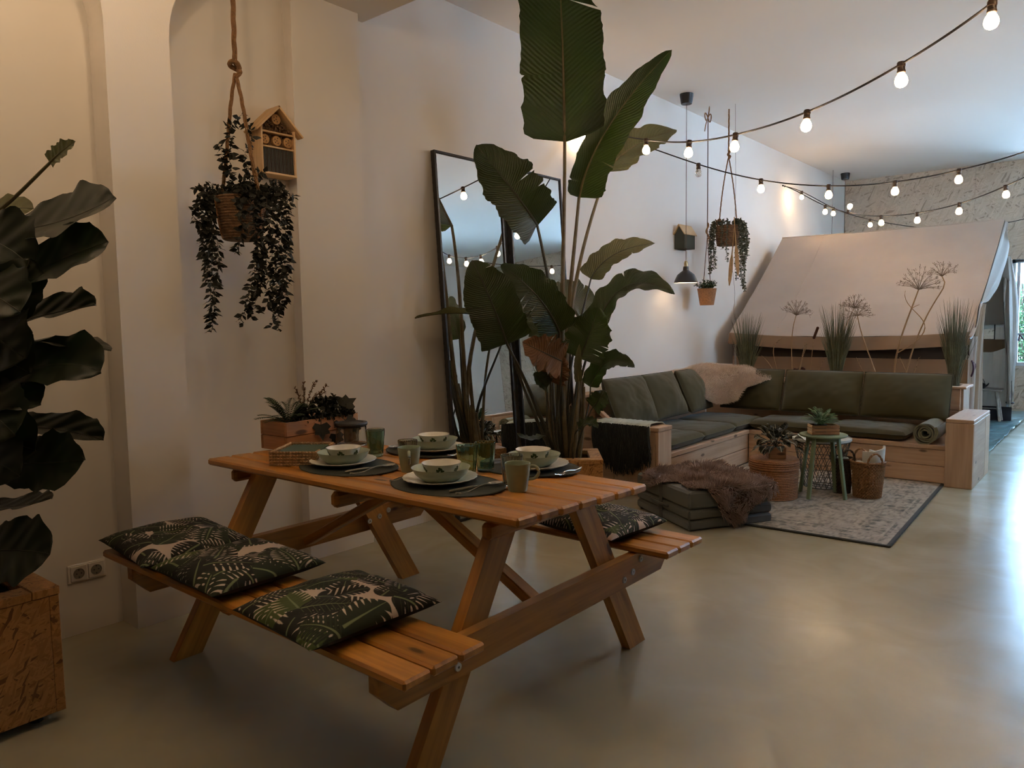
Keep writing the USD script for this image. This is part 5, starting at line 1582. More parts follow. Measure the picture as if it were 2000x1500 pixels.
nx, ny = 300, 420
C = rug_colors(nx, ny)
rv, rf, _ = grid(lambda u, v: np.stack([(u - 1) * 1.62, v * 2.40, np.full_like(u, .010) + .0012 * (meshkit.noise(np.stack([u * 400, v * 600, u * 0], -1)) - .5)], -1), nx, ny)
ru = thing("rug", "large faded oriental rug in worn grey and beige under the lounge tables", "rug", (-1.050, 4.684, .001), .035)
part(ru, "pile", (rv, rf), painted("rug_pile", .95, .3, 250.0), color=C.reshape(-1, 3))
part(ru, "binding", tube([(0, 0, .005), (-1.62, 0, .005), (-1.62, 2.4, .005), (0, 2.4, .005), (0, 0, .005)], .007, 6), mat("rug_binding", (.03, .032, .03), .9))
FZ = .0125

# ------------------------------------------------------------------ low tables, baskets, pots
pc = (-2.04, 5.50)
t = thing("lidded_rattan_basket", "round orange-brown rattan basket with lid, a pot plant on top", "basket", (*pc, FZ))


def ribbed(r0, r1, h, rows, n=60, bulge=.004, lid=False):
    pr = [(0, 0), (r0 - .006, 0)]
    for k in range(rows):
        for a in (-1, 0, 1):
            z = h * (k + .5 + a * .33) / rows
            pr.append((r0 + (r1 - r0) * z / h + bulge * (1 - abs(a)), z))
    pr += [(r1, h), (0, h)]
    return lathe(pr, n)


b = part(t, "basket_body", ribbed(.168, .172, .225, 18), M_RATTAN, smooth=50)
lidp = [(0, .226), (.174, .226)] + [(.181 + .003 * math.cos(k * PI), .228 + k * .008) for k in range(8)] + [(.178, .290), (.168, .297)] + [(.168 - .168 * k / 14, .297 + .0025 * (k % 2)) for k in range(1, 15)]
part(t, "lid", lathe(lidp, 60), M_RATTAN, smooth=50)
PT = FZ + .300
t = thing("plant_pot", "square wooden pot standing on the rattan lid", "pot", (-2.02, 5.485, PT), .55)
for k in range(4):
    a = k * PI / 2
    part(t, "side_plank", rbox(.115, .085, .009, .002), M_CRATE, smooth=False, mtx=frame([.058 * math.sin(a), -.058 * math.cos(a), .0435], [math.cos(a), math.sin(a), 0], [0, 0, 1]))
part(t, "soil", moved(rbox(.105, .105, .02), (0, 0, .066)), M_SOIL)
t = thing("variegated_plant", "bushy dark plant with cream-veined leaves in the wooden pot", "plant", (-2.02, 5.485, PT + .07))
rng = np.random.default_rng(31)
M_VARIEG = leafmat("variegated_leaf", (0.010, 0.013, 0.008), (0.05, 0.052, 0.036), 4, .3, .03, (.05, .07, .03), (.26, .25, .18))
M_VARIEG2 = mat("variegated_pale", (0.30, 0.28, 0.20), .4)
for k in range(58):
    a, el = k * 2.4, rng.uniform(-.45, 1.35)
    d = np.array([math.cos(a) * math.cos(el), math.sin(a) * math.cos(el), math.sin(el)])
    b0 = d * rng.uniform(.03, .115) * [1.25, 1.25, .95] + [0, 0, .045]
    tp = b0 + d * rng.uniform(.05, .09) + [0, 0, -.02]
    up = np.array([0, 0, 1.0]) + d * .6 + rng.normal(size=3) * .3
    v, f, uv, c = blade(b0, (b0 + tp) / 2 + [0, 0, .012], tp, up, rng.uniform(.026, .040), "round", .25, nu=10, nv=7, seed=k)
    p = part(t, "leaf", (v, f), M_VARIEG, smooth=True, uv=uv)
    part(t, "vein", tube(c + up / np.linalg.norm(up) * .0015, .0030, 4), M_VARIEG2, label="cream leaf vein")
part(t, "stems", [tube(smoothpath([(0, 0, 0), (x * .4, y * .4, .05), (x, y, z)], 8), .003, 5) for x, y, z in rng.uniform(-.07, .07, (12, 3)) + [0, 0, .09]], M_STEMDK, kind="stuff")

# green side table
gc = np.array([-1.752, 5.715])
t = thing("green_side_table", "small round sage-green side table with four splayed legs", "table", (*gc, FZ), .45)
GH = .472
part(t, "tabletop", lathe([(0, GH - .016), (.158, GH - .016), (.168, GH - .012), (.170, GH - .004), (.167, GH), (0, GH)], 56), M_SAGE)
for k in range(4):
    a = k * PI / 2 + PI / 4 + .1
    p0, p1 = np.array([.182 * math.cos(a), .182 * math.sin(a), 0]), np.array([.118 * math.cos(a), .118 * math.sin(a), GH - .016])
    m = rbox(.030, .022, np.linalg.norm(p1 - p0), .004)
    bar(t, "leg", p0 + [0, 0, .004], p1 - [0, 0, .003], (-math.sin(a), math.cos(a), 0), .030, .021, M_SAGE)
part(t, "apron", lathe([(.112, GH - .045), (.120, GH - .045), (.120, GH - .016), (.112, GH - .016), (.112, GH - .045)], 40), M_SAGE)
# wire basket table
wc = np.array([-1.868, 6.055])
t = thing("wire_basket_table", "wire basket table with pale round lid behind the green side table", "table", (*wc, FZ))
WH = .385
part(t, "tabletop", lathe([(0, WH - .012), (.212, WH - .012), (.220, WH - .008), (.220, WH + .008), (.217, WH + .009), (.213, WH), (0, WH)], 56), M_WHITEMET)
rr = lambda z: .125 + (.212 - .125) * z / (WH - .012)
part(t, "rim_wire", [tube([(rr(z) * math.cos(a), rr(z) * math.sin(a), z + .004) for a in np.linspace(0, 2 * PI, 49)], .0035 if z in (0, WH - .02) else .0026, 6, False) for z in (0, .095, .19, .28, WH - .02)], M_WIRE)
for q in (-1, 1):
    for k in range(20):
        a0 = k * 2 * PI / 20
        part(t, "diagonal_wire", tube([(rr(z) * math.cos(a0 + q * z * 2.45), rr(z) * math.sin(a0 + q * z * 2.45), z + .004) for z in np.linspace(0, WH - .02, 12)], .0024, 5), M_WIRE)
part(t, "base_wire", [tube([(-.125, y, .004), (.125, y, .004)], .0024, 5) for y in (-.04, .04)], M_WIRE)
# crate with fern on the green table
cz = FZ + GH + .0006
t = thing("small_crate", "small burnt-edged wooden crate on the green side table", "crate", (gc[0] + .0, gc[1] - .005, cz), .62)
for s in (-1, 1):
    for k in range(3):
        z = .012 + k * .0245
        bx(t, "slat", -.098, .098, s * .058 - .004, s * .058 + .004, z - .0105, z + .0105, M_CRATE, .002)
        bx(t, "slat", s * .094 - .004, s * .094 + .004, -.053, .053, z - .0105, z + .0105, M_BOXWOOD if s < 0 else M_CRATE, .002)
bx(t, "base", -.09, .09, -.053, .053, .002, .008, M_CRATE, .002)
part(t, "black_pot", moved(lathe([(0, .009), (.038, .009), (.046, .074), (.042, .074), (0, .066)], 24), (-.02, 0, 0)), M_BLACK)
t = thing("small_fern", "bright green fern in the small crate on the green side table", "plant", (gc[0] - .015, gc[1] - .018, cz + .072))
part(t, "fronds", fern_fronds(64, .165, np.random.default_rng(6), w=.015), M_FERNB, smooth=False, kind="stuff")
part(t, "crown", lathe([(0, -.006), (.03, -.006), (.02, .012), (0, .016)], 12), M_FERN)

# tall seagrass baskets
def woven_basket(name, label, loc, rz, r0, r1, h, m, tilt=0.0):
    t = thing(name, label, "basket", loc, rz)
    n = 64
    rows = 22
    pr = [(0, 0), (r0, 0)]
    for k in range(rows * 2 + 1):
        z = h * k / (rows * 2)
        pr.append((r0 + (r1 - r0) * z / h, z))
    pr += [(r1 + .004, h), (r1 + .002, h + .007), (r1 - .008, h + .006), (r1 - .012, h * .4), (0, h * .35)]
    b = lathe(pr, n)
    v = b.vertices
    a, r = np.arctan2(v[:, 1], v[:, 0]), np.hypot(v[:, 0], v[:, 1])
    row = np.round(v[:, 2] / h * rows * 2).astype(int)
    wv = .0045 * np.cos(a * 32 + PI * (row // 2 % 2)) * (r > r0 * .8) * (v[:, 2] < h)
    v[:, 0] += wv * np.cos(a); v[:, 1] += wv * np.sin(a)
    R = trimesh.transformations.rotation_matrix(tilt, [0, 1, 0])
    dz = r0 * abs(math.sin(tilt))
    b.apply_transform(R); b.apply_translation([0, 0, dz])
    part(t, "woven_body", b, m, smooth=40)
    rim = [((r1 + .0) * math.cos(k), (r1 + .0) * math.sin(k), h + .003) for k in np.linspace(0, 2 * PI, 60)]
    q = tube(rim, .0085, 7, False); q.apply_transform(R); q.apply_translation([0, 0, dz])
    part(t, "braided_rim", q, m)
    for s in (-1, 1):
        c = smoothpath([(s * r1 * .98, -.045, h - .02), (s * r1 * 1.02, -.042, h + .045), (s * r1 * 1.03, 0, h + .078), (s * r1 * 1.02, .042, h + .045), (s * r1 * .98, .045, h - .02)], 24)
        q = trimesh.util.concatenate([tube(c + np.c_[np.cos(np.arange(24) * 1.3 + ph) * .004, np.sin(np.arange(24) * 1.3 + ph) * .004, np.zeros(24)], .0058, 6) for ph in (0, PI)])
        q.apply_transform(R); q.apply_translation([0, 0, dz])
        part(t, "handle", q, m)
    return t


sg = (-1.487, 5.905)
woven_basket("seagrass_basket", "tall seagrass basket with looped handles holding rolled white towels", (*sg, FZ), 2.25, .094, .117, .262, M_SEAGRASS)
woven_basket("dark_basket", "dark brown tall basket leaning behind the green table leg", (-1.675, 5.935, FZ), 2.4, .058, .076, .262, M_WICKERD)
M_PAPER = mat("pale_paper", (.42, .36, .29), .8)
t = thing("towel_roll", "rolled white towel standing up out of the seagrass basket", "towel", (sg[0] + .02, sg[1] + .02, FZ + .105))
a = np.linspace(0, 3.1 * 2 * PI, 120)
r = (.012 + .062 * a / a[-1]) * (1 + .05 * np.sin(a * 1.7))
sx, sy = r * np.cos(a), r * np.sin(a)
un = np.linspace(0, 1, 120)
sv, sf, _ = grid(lambda u, v: np.stack([np.interp(u, un, sx) * (1 + .10 * v) + .010 * v, np.interp(u, un, sy) * (1 + .1 * v), v * (.225 + .022 * np.sin(u * 8) + .03 * (u > .9) * (u - .9) * 10)], -1), 120, 8)
part(t, "roll", thick(sv, sf, .014), M_TOWEL, smooth=60)
t = thing("folded_towel", "second white towel tucked at the front of the seagrass basket", "towel", (sg[0] - .05, sg[1] - .035, FZ + .105))
m, e, hh = pad(.10, .055, .165, 4, n=18, power=4)
part(t, "fold", m, M_TOWEL, smooth=60)
t = thing("rolled_cloth", "pale cloth roll inside the dark basket", "cloth", (-1.675, 5.935, FZ + .10))
part(t, "roll", lathe([(0, 0), (.04, 0), (.045, .02), (.046, .16), (.040, .172), (.025, .165), (0, .168)], 24), M_THROW)

# ------------------------------------------------------------------ the tent behind the sofa
tn = thing("tent", "large beige canvas ridge tent with open gable, behind the corner sofa", "tent", (0, 0, 0))
XA, XB = -3.50, -1.165
YF, YR, YM = 8.02, 11.25, 9.62
ZE, ZR = 1.195, 2.365


def roof(side):
    ye = YF if side < 0 else YR

    def fn(u, v):           # u along the ridge, v from ridge to eave
        x = XA + (XB + .05 * (1 - v) - XA) * u
        y = YM + (ye - YM) * v
        z = ZR + (ZE - ZR) * v
        sag = np.sin(PI * v) * (.035 + .05 * np.sin(PI * u))
        z = z - sag - .012 * np.sin(PI * u) * (1 - v)
        belly = .05 * (1 - np.abs(2 * u - 1) ** 2) * (v > .7) * (v - .7) / .3
        z = z - belly
        # pulled creases running from the eave corners, and ripples by the gable
        cr = .010 * np.sin((u * 2.6 + v * 3.4) * 9) * np.clip(v - .35, 0, 1) * np.clip(.55 - u, 0, 1) * 2
        cr += .012 * np.sin((u - v * .35) * 60) * np.clip(u - .86, 0, 1) * 7 * .5
        cr += .012 * np.sin((-u * 2.2 + v * 3) * 9) * np.clip(v - .5, 0, 1) * np.clip(u - .5, 0, 1) * 2
        lump = .02 * (meshkit.fbm(np.stack([x * 1.6, y * 1.6, x * 0 + side], -1), 3, 4) - .5)
        return np.stack([x, y, z + cr + lump], -1)
    v, f, _ = grid(fn, 110, 60)
    if side > 0:
        f = f[:, ::-1]
    return thick(v, f, .003)


part(tn, "roof_front", roof(-1), M_TENT, smooth=True)
part(tn, "roof_rear", roof(1), M_TENT, smooth=True)
part(tn, "roof_seam", tube([(-2.98 + .0 * k, YM + (YF - YM) * k, ZR + (ZE - ZR) * k - math.sin(PI * k) * .077 + .006) for k in np.linspace(.0, .95, 24)], .0035, 6), M_TENT)
part(tn, "ridge_piping", tube([(x, YM, ZR - .012 * math.sin(PI * (x - XA) / (XB - XA)) + .004) for x in np.linspace(XA, XB, 20)], .008, 6), M_TENT)
part(tn, "ridge_pole", tube([(XA + .05, YM, ZR - .045), (XB - .02, YM, ZR - .045)], .016, 8), M_STOOL)


def hang(x0, x1, y, ztop, zbot, fn_wave, nu=70, nv=18, sagb=None, t=.003):
    def fn(u, v):
        zb = zbot + (sagb(u) if sagb is not None else 0)
        zt = ztop(u) if callable(ztop) else ztop + 0 * u
        return np.stack([x0 + (x1 - x0) * u, y + fn_wave(u, v), zt + (zb - zt) * v], -1)
    v, f, _ = grid(fn, nu, nv)
    return thick(v, f, t)


eave = lambda u: ZE - .05 * (1 - np.abs(2 * u - 1) ** 2) + .002
part(tn, "valance", hang(XA, XB, YF, eave, ZE - .165, lambda u, v: -.012 * np.sin(u * 26 + v * 2) * v - .02 * v, sagb=lambda u: .045 * np.abs(2 * u - 1) ** 1.5 - .022 * np.sin(u * PI)), M_TENTBR, smooth=True)
part(tn, "wall_front", hang(XA + .02, XB - .01, YF + .05, .935, 0.02, lambda u, v: .008 * np.sin(u * 40 + 3 * v) + .01 * np.sin(u * 11)), M_TENTBR, smooth=True)
part(tn, "mesh_band", hang(XA + .02, XB - .01, YF + .055, ZE - .03, .935, lambda u, v: .004 * np.sin(u * 30)), M_TENTDK, smooth=True)  # dark band between the valance and the front wall
# far gable against the room's wall
def gable(x, s):
    v = np.array([(x, YF + .05, .02), (x, YF + .05, ZE), (x, YM, ZR - .03), (x, YR - .05, ZE), (x, YR - .05, .02)])
    return thick(v, np.array([[0, 1, 2], [0, 2, 4], [4, 2, 3]]), .003)
part(tn, "gable_rear", gable(XA + .03, 1), M_TENTIN, smooth=False)
# rear wall with its window
ww = (-1.60, -1.365, 1.045, 1.235)
rw = [((XA, ww[0]), (.02, ZE)), ((ww[1], XB), (.02, ZE)), ((ww[0], ww[1]), (.02, ww[2])), ]
for (x0, x1), (z0, z1) in rw:
    part(tn, "wall_rear", hang(x0, x1, YR - .06, z1, z0, lambda u, v: .006 * np.sin(u * 12 + v * 7), nu=30), M_TENTIN, smooth=True)
part(tn, "window_frame", [block(ww[0] - .012, ww[1] + .012, YR - .075, YR - .066, ww[2] - .012, ww[2]), block(ww[0] - .012, ww[1] + .012, YR - .075, YR - .066, ww[3], ww[3] + .012), block(ww[0] - .012, ww[0], YR - .075, YR - .066, ww[2], ww[3]), block(ww[1], ww[1] + .012, YR - .075, YR - .066, ww[2], ww[3])], M_SKIRT, smooth=False)
part(tn, "window_film", block(ww[0], ww[1], YR - .072, YR - .070, ww[2], ww[3]), M_PANE, smooth=False)
part(tn, "window_flap", hang(-1.62, -1.20, YR - .085, 1.04, .88, lambda u, v: -.03 * np.sin(PI * v) + .006 * np.sin(u * 20), nu=30, sagb=lambda u: .10 * np.clip(u - .55, 0, 1) ** 1.3 * 2.2), M_TENTBR, smooth=True)
part(tn, "window_flap", hang(-1.62, -1.18, YR - .08, 1.30, 1.236, lambda u, v: -.01 * np.sin(PI * v), nu=20), M_TENTBR, smooth=True)
part(tn, "mud_skirt", hang(-2.6, XB + .02, YR - .075, .19, .012, lambda u, v: -.02 * v + .004 * np.sin(u * 30)), M_SKIRT, smooth=True)
# gable panel drawn aside in a scallop
gp = [(-1.09, 9.68, 2.345), (-1.075, 9.696, 2.189), (-1.08, 9.946, 2.097), (-1.085, 9.853, 1.98), (-1.1, 9.612, 1.826), (-1.12, 9.355, 1.666), (-1.13, 9.023, 1.559), (-1.14, 8.644, 1.477), (-1.145, 8.259, 1.41), (-1.145, 8.194, 1.305), (-1.145, 8.098, 1.21), (-1.145, 7.833, 1.137)]
inn = smoothpath(gp, 40)


def gpanel(u, v):
    k = np.clip(u * 39, 0, 39)
    iy, iz = np.interp(k, range(40), inn[:, 1]), np.interp(k, range(40), inn[:, 2])
    ry = YM + (YF - YM) * u
    rz = ZR + (ZE - ZR) * u - np.sin(PI * u) * .035 - .02
    x = XB + .05 * (1 - u) + .006 + .018 * np.sin(u * 9 + v * 8) * np.sin(PI * np.clip(v, 0, 1)) + .015 * v
    return np.stack([x, ry + (iy - ry) * v, rz + (iz - rz) * v], -1)


v, f, _ = grid(gpanel, 60, 16)
part(tn, "gable_flap", thick(v, f, .003), M_TENT, smooth=True)
part(tn, "flap_binding", tube([(XB + .025, p[1], p[2]) for p in inn[22:]], .005, 6), M_SKIRT)


def drape(axis_pts, widths, folds, ph=0.0, n=40, nv=40):
    """Gathered cloth hanging along a line: a pleated sheet closing on itself."""
    c = smoothpath(axis_pts, n)
    w = np.interp(np.linspace(0, 1, n), np.linspace(0, 1, len(widths)), widths)

    def fn(u, v):
        i = u * (n - 1)
        p = np.stack([np.interp(i, range(n), c[:, k]) for k in range(3)], -1)
        ww_ = np.interp(i, range(n), w)
        a = v * 2 * PI
        r = 1 + .22 * np.cos(a * folds + ph + u * 3)
        return p + np.stack([(.022 + .04 * ww_) * r * np.cos(a) + .012 * np.sin(a * folds * 2), .5 * ww_ * r * np.sin(a), 0 * a], -1)
    v, f, _ = grid(fn, n, nv)
    return trimesh.Trimesh(v, f, process=False)


part(tn, "door_curtain", drape([(XB + .0, 8.62, 1.46), (XB + .0, 8.45, 1.22), (XB, 8.36, .75), (XB, 8.33, .35), (XB, 8.32, .03)], [.10, .34, .40, .48, .55], 6), M_TENTBR, smooth=True, label="brown front door curtain")
part(tn, "door_curtain", drape([(XB, 8.17, 1.15), (XB, 8.12, .8), (XB, 8.10, .4), (XB, 8.08, .03)], [.12, .13, .11, .12], 4, 1.0), M_TENT, smooth=True)
part(tn, "door_curtain", drape([(XB + .0, 10.35, 2.02), (XB + .0, 10.72, 1.68), (XB + .0, 10.95, 1.2), (XB, 11.02, .75), (XB, 11.12, .38), (XB, 11.15, .23)], [.12, .50, .72, .55, .30, .10], 7, .5), M_TENTIN, smooth=True, label="pale rear door curtain tied at the bottom")
part(tn, "curtain_tie", [moved(lathe([(.04, -.012), (.05, 0), (.04, .012), (.036, 0), (.04, -.012)], 16), (XB, 11.15, .25))], M_SKIRT)
part(tn, "tie_ribbon", [tube(smoothpath([(XB + .01, 8.08, .93), (XB + .03, 8.06, .86), (XB + .01, 8.07, .78)], 8), .008, 5), tube(smoothpath([(XB + .01, 8.07, .92), (XB + .035, 8.10, .9), (XB + .02, 8.08, .82)], 8), .006, 5)], mat("purple_ribbon", (.05, .012, .035), .7))
part(tn, "tie_ribbon", tube(smoothpath([(XB + .05, 11.30, 1.02), (XB + .07, 11.34, 1.08), (XB + .09, 11.36, 1.04), (XB + .12, 11.38, 1.09)], 10), .010, 5), L + "/purple_ribbon")
for y, z in ((YF + .06, ZE), (YR - .06, ZE), (YM, ZR - .05)):
    if y != YM:
        part(tn, "pole", tube([(XB - .03, y, 0), (XB - .03, y, z)], .014, 10), M_FRAME if y > 10 else M_STOOL)
    part(tn, "pole", tube([(XA + .05, y, 0), (XA + .05, y, z)], .014, 10), M_STOOL)
gv, gf, _ = grid(lambda u, v: np.stack([-1.62 + .58 * v + .05 * (v > .9) * 0, 8.40 + 4.0 * u, .004 + .022 * v * np.abs(meshkit.fbm(np.stack([u * 26, v * 4, u * 0], -1), 3, 6) - .5) * 3 + .012 * v ** 6], -1), 130, 26)
gs = solo("groundsheet", thick(gv, gf[:, ::-1] if False else gf, .003), M_TARP, "shiny crumpled groundsheet spreading out of the tent's open gable", "groundsheet", smooth=True)

# stool with kettle inside the tent
sx, sy = -1.375, 11.0
t = thing("wooden_stool", "grey wooden stool inside the tent, carrying a kettle", "stool", (sx, sy, .03))
part(t, "seat", moved(rbox(.30, .22, .028, .008), (0, 0, .385)), M_STOOL, smooth=False)
for s in (-1, 1):
    for q in (-1, 1):
        part(t, "leg", tube([(s * .135, q * .085, 0), (s * .085, q * .06, .372)], .017, 10), M_STOOL)
    part(t, "stretcher", tube([(s * .115, -.072, .15), (s * .115, .072, .15)], .009, 8), M_STOOL)
part(t, "stretcher", tube([(-.115, 0, .15), (.115, 0, .15)], .009, 8), M_STOOL)
t = thing("kettle", "small black iron kettle on the grey stool", "kettle", (sx - .10, sy - .03, .03 + .3995))
part(t, "body", lathe([(0, 0), (.05, 0), (.068, .014), (.072, .04), (.060, .066), (.03, .076), (0, .078)], 32), M_BLKMET)
part(t, "lid", lathe([(0, .0775), (.028, .0775), (.022, .084), (.006, .087), (.008, .097), (0, .10)], 20), M_BLKMET)
part(t, "spout", tube(smoothpath([(.06, 0, .03), (.085, 0, .045), (.10, 0, .07)], 10), np.linspace(.013, .006, 10), 8), M_BLKMET)
part(t, "bail_handle", tube([(.055 * math.cos(a), 0, .06 + .075 * math.sin(a)) for a in np.linspace(0, PI, 18)], .003, 6), M_BLKMET)

# ------------------------------------------------------------------ dried plants standing in the box behind the sofa
YP = 7.585
ZP = .655


def tuft(label, px_x, spread, h, seed, lean=0.0):
    rng = np.random.default_rng(seed)
    t = thing("grass_tuft", label, "grass", (px_x, YP, ZP))
    n = 230
    a = rng.uniform(0, 2 * PI, n)
    r0 = rng.uniform(0, .035, n)
    r1 = rng.uniform(0, 1, n) ** .7
    hh = h * rng.uniform(.55, 1.0, n)
    k = np.linspace(0, 1, 7)[None]
    x = (r0 * np.cos(a))[:, None] + (r1 * np.cos(a) * spread)[:, None] * k ** 1.4 + lean * k ** 2
    y = (r0 * np.sin(a))[:, None] + (r1 * np.sin(a) * spread * .33)[:, None] * k ** 1.4
    z = hh[:, None] * (k - .06 * (r1[:, None]) * k ** 2)
    curves(t, "blades", np.stack([x, y, z], -1), np.array([[1, 1, .95, .85, .65, .4, .1]]) * .0058, M_GRASS, kind="stuff")
    part(t, "root_clump", lathe([(0, -.02), (.05, -.02), (.045, .02), (.02, .05), (0, .055)], 14), M_GRASS)


tuft("tall artificial grass tuft at the wall end of the sofa's planter box", (-3.116, 7.585, 0.692)[0], .19, .80, 1)
tuft("tall artificial grass tuft in the middle of the sofa's planter box", (-2.214, 7.585, 0.702)[0], .17, .88, 2)
tuft("tall artificial grass tuft at the right end of the sofa's planter box", (-1.234, 7.585, 0.733)[0] + .02, .15, .88, 3)


def umbel(label, pts, r, rays, dome_, seed, stemr=.006, flat=.0):
    """A dried hogweed: hollow stem, rays, and seed tufts at their ends."""
    rng = np.random.default_rng(seed)
    p = np.array(pts, float)
    t = thing("dried_hogweed", label, "dried flower", tuple(p[0]))
    p = p - p[0]
    c = smoothpath(p, 20)
    part(t, "stem", tube(c, np.linspace(stemr, stemr * .6, 20), 7), M_DRIED)
    ax = c[-1] - c[-3]
    ax /= np.linalg.norm(ax)
    ax = ax * .6 + np.array([0, 0, .6]); ax /= np.linalg.norm(ax)
    s = np.cross(ax, [0.3, 1, 0]); s /= np.linalg.norm(s)
    q = np.cross(ax, s)
    rs, tips = [], []
    for k in range(rays):
        a, e = k * 2.39996, math.sqrt((k + .5) / rays) * dome_
        d = ax * math.cos(e) + (s * math.cos(a) + q * math.sin(a)) * math.sin(e)
        ln = r * rng.uniform(.85, 1.1)
        tip = c[-1] + d * ln + np.array([0, 0, -.02 * math.sin(e)])
        rs.append(tube(bez(c[-1], c[-1] + d * ln * .55 + ax * .01, tip, 6), [.0017, .0014, .0012, .0011, .001, .0009], 4, False))
        for j in range(5):
            dd_ = d + rng.normal(size=3) * .55
            rs.append(tube([tip, tip + dd_ * .017], .0007, 3, False))
            tips.append(moved(trimesh.creation.icosphere(0, rng.uniform(.0018, .0034)), tip + dd_ * .018))
    part(t, "umbel_rays", rs, M_DRIEDDK, kind="stuff")
    part(t, "seeds", tips, M_DRIEDDK, smooth=False, kind="stuff")
    return t


def P(x, z_or_list):
    return z_or_list


umbel("short dried hogweed umbel left of the sofa planter's middle", [(-2.645, 7.585, 0.695), (-2.645, 7.57, 1.047), (-2.624, 7.57, 1.304), (-2.605, 7.57, 1.375)], .135, 34, 1.25, 1)
umbel("dense dried hogweed umbel beside the middle grass tuft, upper one of the pair", [(-2.224, 7.6, 0.71), (-2.171, 7.6, 1.15), (-2.069, 7.6, 1.434)], .115, 44, 1.5, 2, .005)
umbel("dried hogweed umbel drooping right of the middle grass tuft, lower one of the pair", [(-1.83, 7.58, 0.708), (-1.905, 7.57, 0.958), (-1.982, 7.57, 1.176), (-2.025, 7.56, 1.36)], .125, 30, 1.6, 3, .007)
umbel("broad dried hogweed umbel with forked thick stem, right half of the planter", [(-1.698, 7.58, 0.714), (-1.678, 7.57, 1.01), (-1.606, 7.56, 1.292), (-1.513, 7.56, 1.586)], .175, 46, 1.35, 4, .010)
umbel("tallest dried hogweed umbel, nodding on its bent stem at the right", [(-1.625, 7.6, 0.716), (-1.506, 7.6, 1.198), (-1.352, 7.6, 1.54), (-1.314, 7.6, 1.629), (-1.336, 7.6, 1.698)], .12, 24, 1.2, 5, .008)
t = thing("forked_stalk", "bare forked hogweed stalk branching beside the broad umbel", "dried stalk", (-1.674, 7.555, 1.011))
o = np.array((-1.674, 7.555, 1.011))
part(t, "branch", tube(smoothpath([np.array((-1.674, 7.555, 1.011)) - o, np.array((-1.569, 7.55, 1.431)) - o, np.array((-1.613, 7.55, 1.502)) - o, np.array((-1.619, 7.55, 1.581)) - o], 16), np.linspace(.006, .0025, 16), 6), M_DRIED)
part(t, "branch", tube(smoothpath([np.array((-1.569, 7.55, 1.413)) - o, np.array((-1.532, 7.55, 1.439)) - o, np.array((-1.499, 7.55, 1.452)) - o], 10), np.linspace(.004, .002, 10), 6), M_DRIED)
rng = np.random.default_rng(17)
STK = [([(-2.772, 7.56, 0.717), (-2.807, 7.55, 0.916), (-2.82, 7.55, 1.046), (-2.734, 7.54, 1.151)], "pale kinked stalk bent over near the left grass tuft"),
       ([(-2.796, 7.57, 0.711), (-2.853, 7.56, 0.862), (-2.941, 7.55, 0.966)], "thin pale stalk leaning left at the sheepskin"),
       ([(-2.591, 7.56, 0.709), (-2.536, 7.55, 0.947), (-2.503, 7.55, 1.116)], "straight pale stalk rising to the valance"),
       ([(-2.44, 7.56, 0.715), (-2.366, 7.55, 0.85), (-2.319, 7.55, 0.951)], "pale stalk leaning right towards the middle tuft"),
       ([(-2.572, 7.58, 0.703), (-2.526, 7.58, 0.997), (-2.479, 7.58, 1.125)], "second straight stalk crossing behind the first"),
       ([(-1.902, 7.56, 0.717), (-1.965, 7.55, 0.837), (-2.027, 7.55, 0.967)], "pale stalk leaning left of the drooping umbel"),
       ([(-1.57, 7.56, 0.721), (-1.511, 7.56, 0.896), (-1.493, 7.56, 0.976)], "reddish stalk near the right grass tuft"),
       ([(-1.563, 7.59, 0.719), (-1.623, 7.59, 0.892), (-1.66, 7.59, 0.972)], "dark thin branched stalk crossing the reddish one")]
for pts, lab in STK:
    p = np.array(pts, float)
    t = thing("dried_stalk", lab, "dried stalk", tuple(p[0]))
    c = smoothpath(p - p[0], 14)
    part(t, "stem", tube(c, np.linspace(.0055, .003, 14), 6), M_DRIED)
    part(t, "bracts", sprays([c[6:]], .03, .03, .003, rng, .6, -.3, 1), M_DRIEDDK, smooth=False, kind="stuff")
t = thing("cattail", "dark brown cattail head between the left and middle tufts", "dried flower", (-2.468, 7.57, 0.703))
o = np.array((-2.468, 7.57, 0.703))
a_, b_ = np.array((-2.425, 7.55, 1.141)) - o, np.array((-2.383, 7.55, 1.261)) - o
part(t, "stem", tube([(0, 0, 0), a_], .003, 6), M_DRIED)
part(t, "seed_head", tube([a_, a_ * .95 + b_ * .05, a_ * .05 + b_ * .95, b_], [.004, .013, .013, .004], 10), M_SEED)
t = thing("dried_seed_sprig", "dark red seed sprigs low behind the right back cushion", "dried flower", (-1.729, 7.56, 0.714))
part(t, "sprigs", [tube(smoothpath([(0, 0, -.02), (dx * .5, 0, .03), (dx, .01, dz)], 8), .003, 5) for dx, dz in ((-.05, .07), (.0, .08), (.05, .05), (.09, .04), (-.08, .045))], M_SEED)
part(t, "seeds", sprays([smoothpath([(-.08, 0, .03), (0, 0, .07), (.09, 0, .04)], 12)], .012, .018, .006, rng, .8, 0, 3), M_SEED, smooth=False, kind="stuff")
t = thing("dried_seed_sprig", "dark red seed heads low against the tent wall left of the middle tuft", "dried flower", (-2.606, 7.62, 0.694))
part(t, "sprigs", [tube([(0, 0, -.03), (dx, 0, dz)], .0025, 5) for dx, dz in ((-.02, .13), (.03, .14), (.07, .14))], M_SEED)
part(t, "seeds", [moved(trimesh.creation.icosphere(1, .016), (dx, 0, dz), s=None) for dx, dz in ((-.02, .135), (.0, .13), (.03, .145), (.055, .15), (.07, .14))], M_SEED)

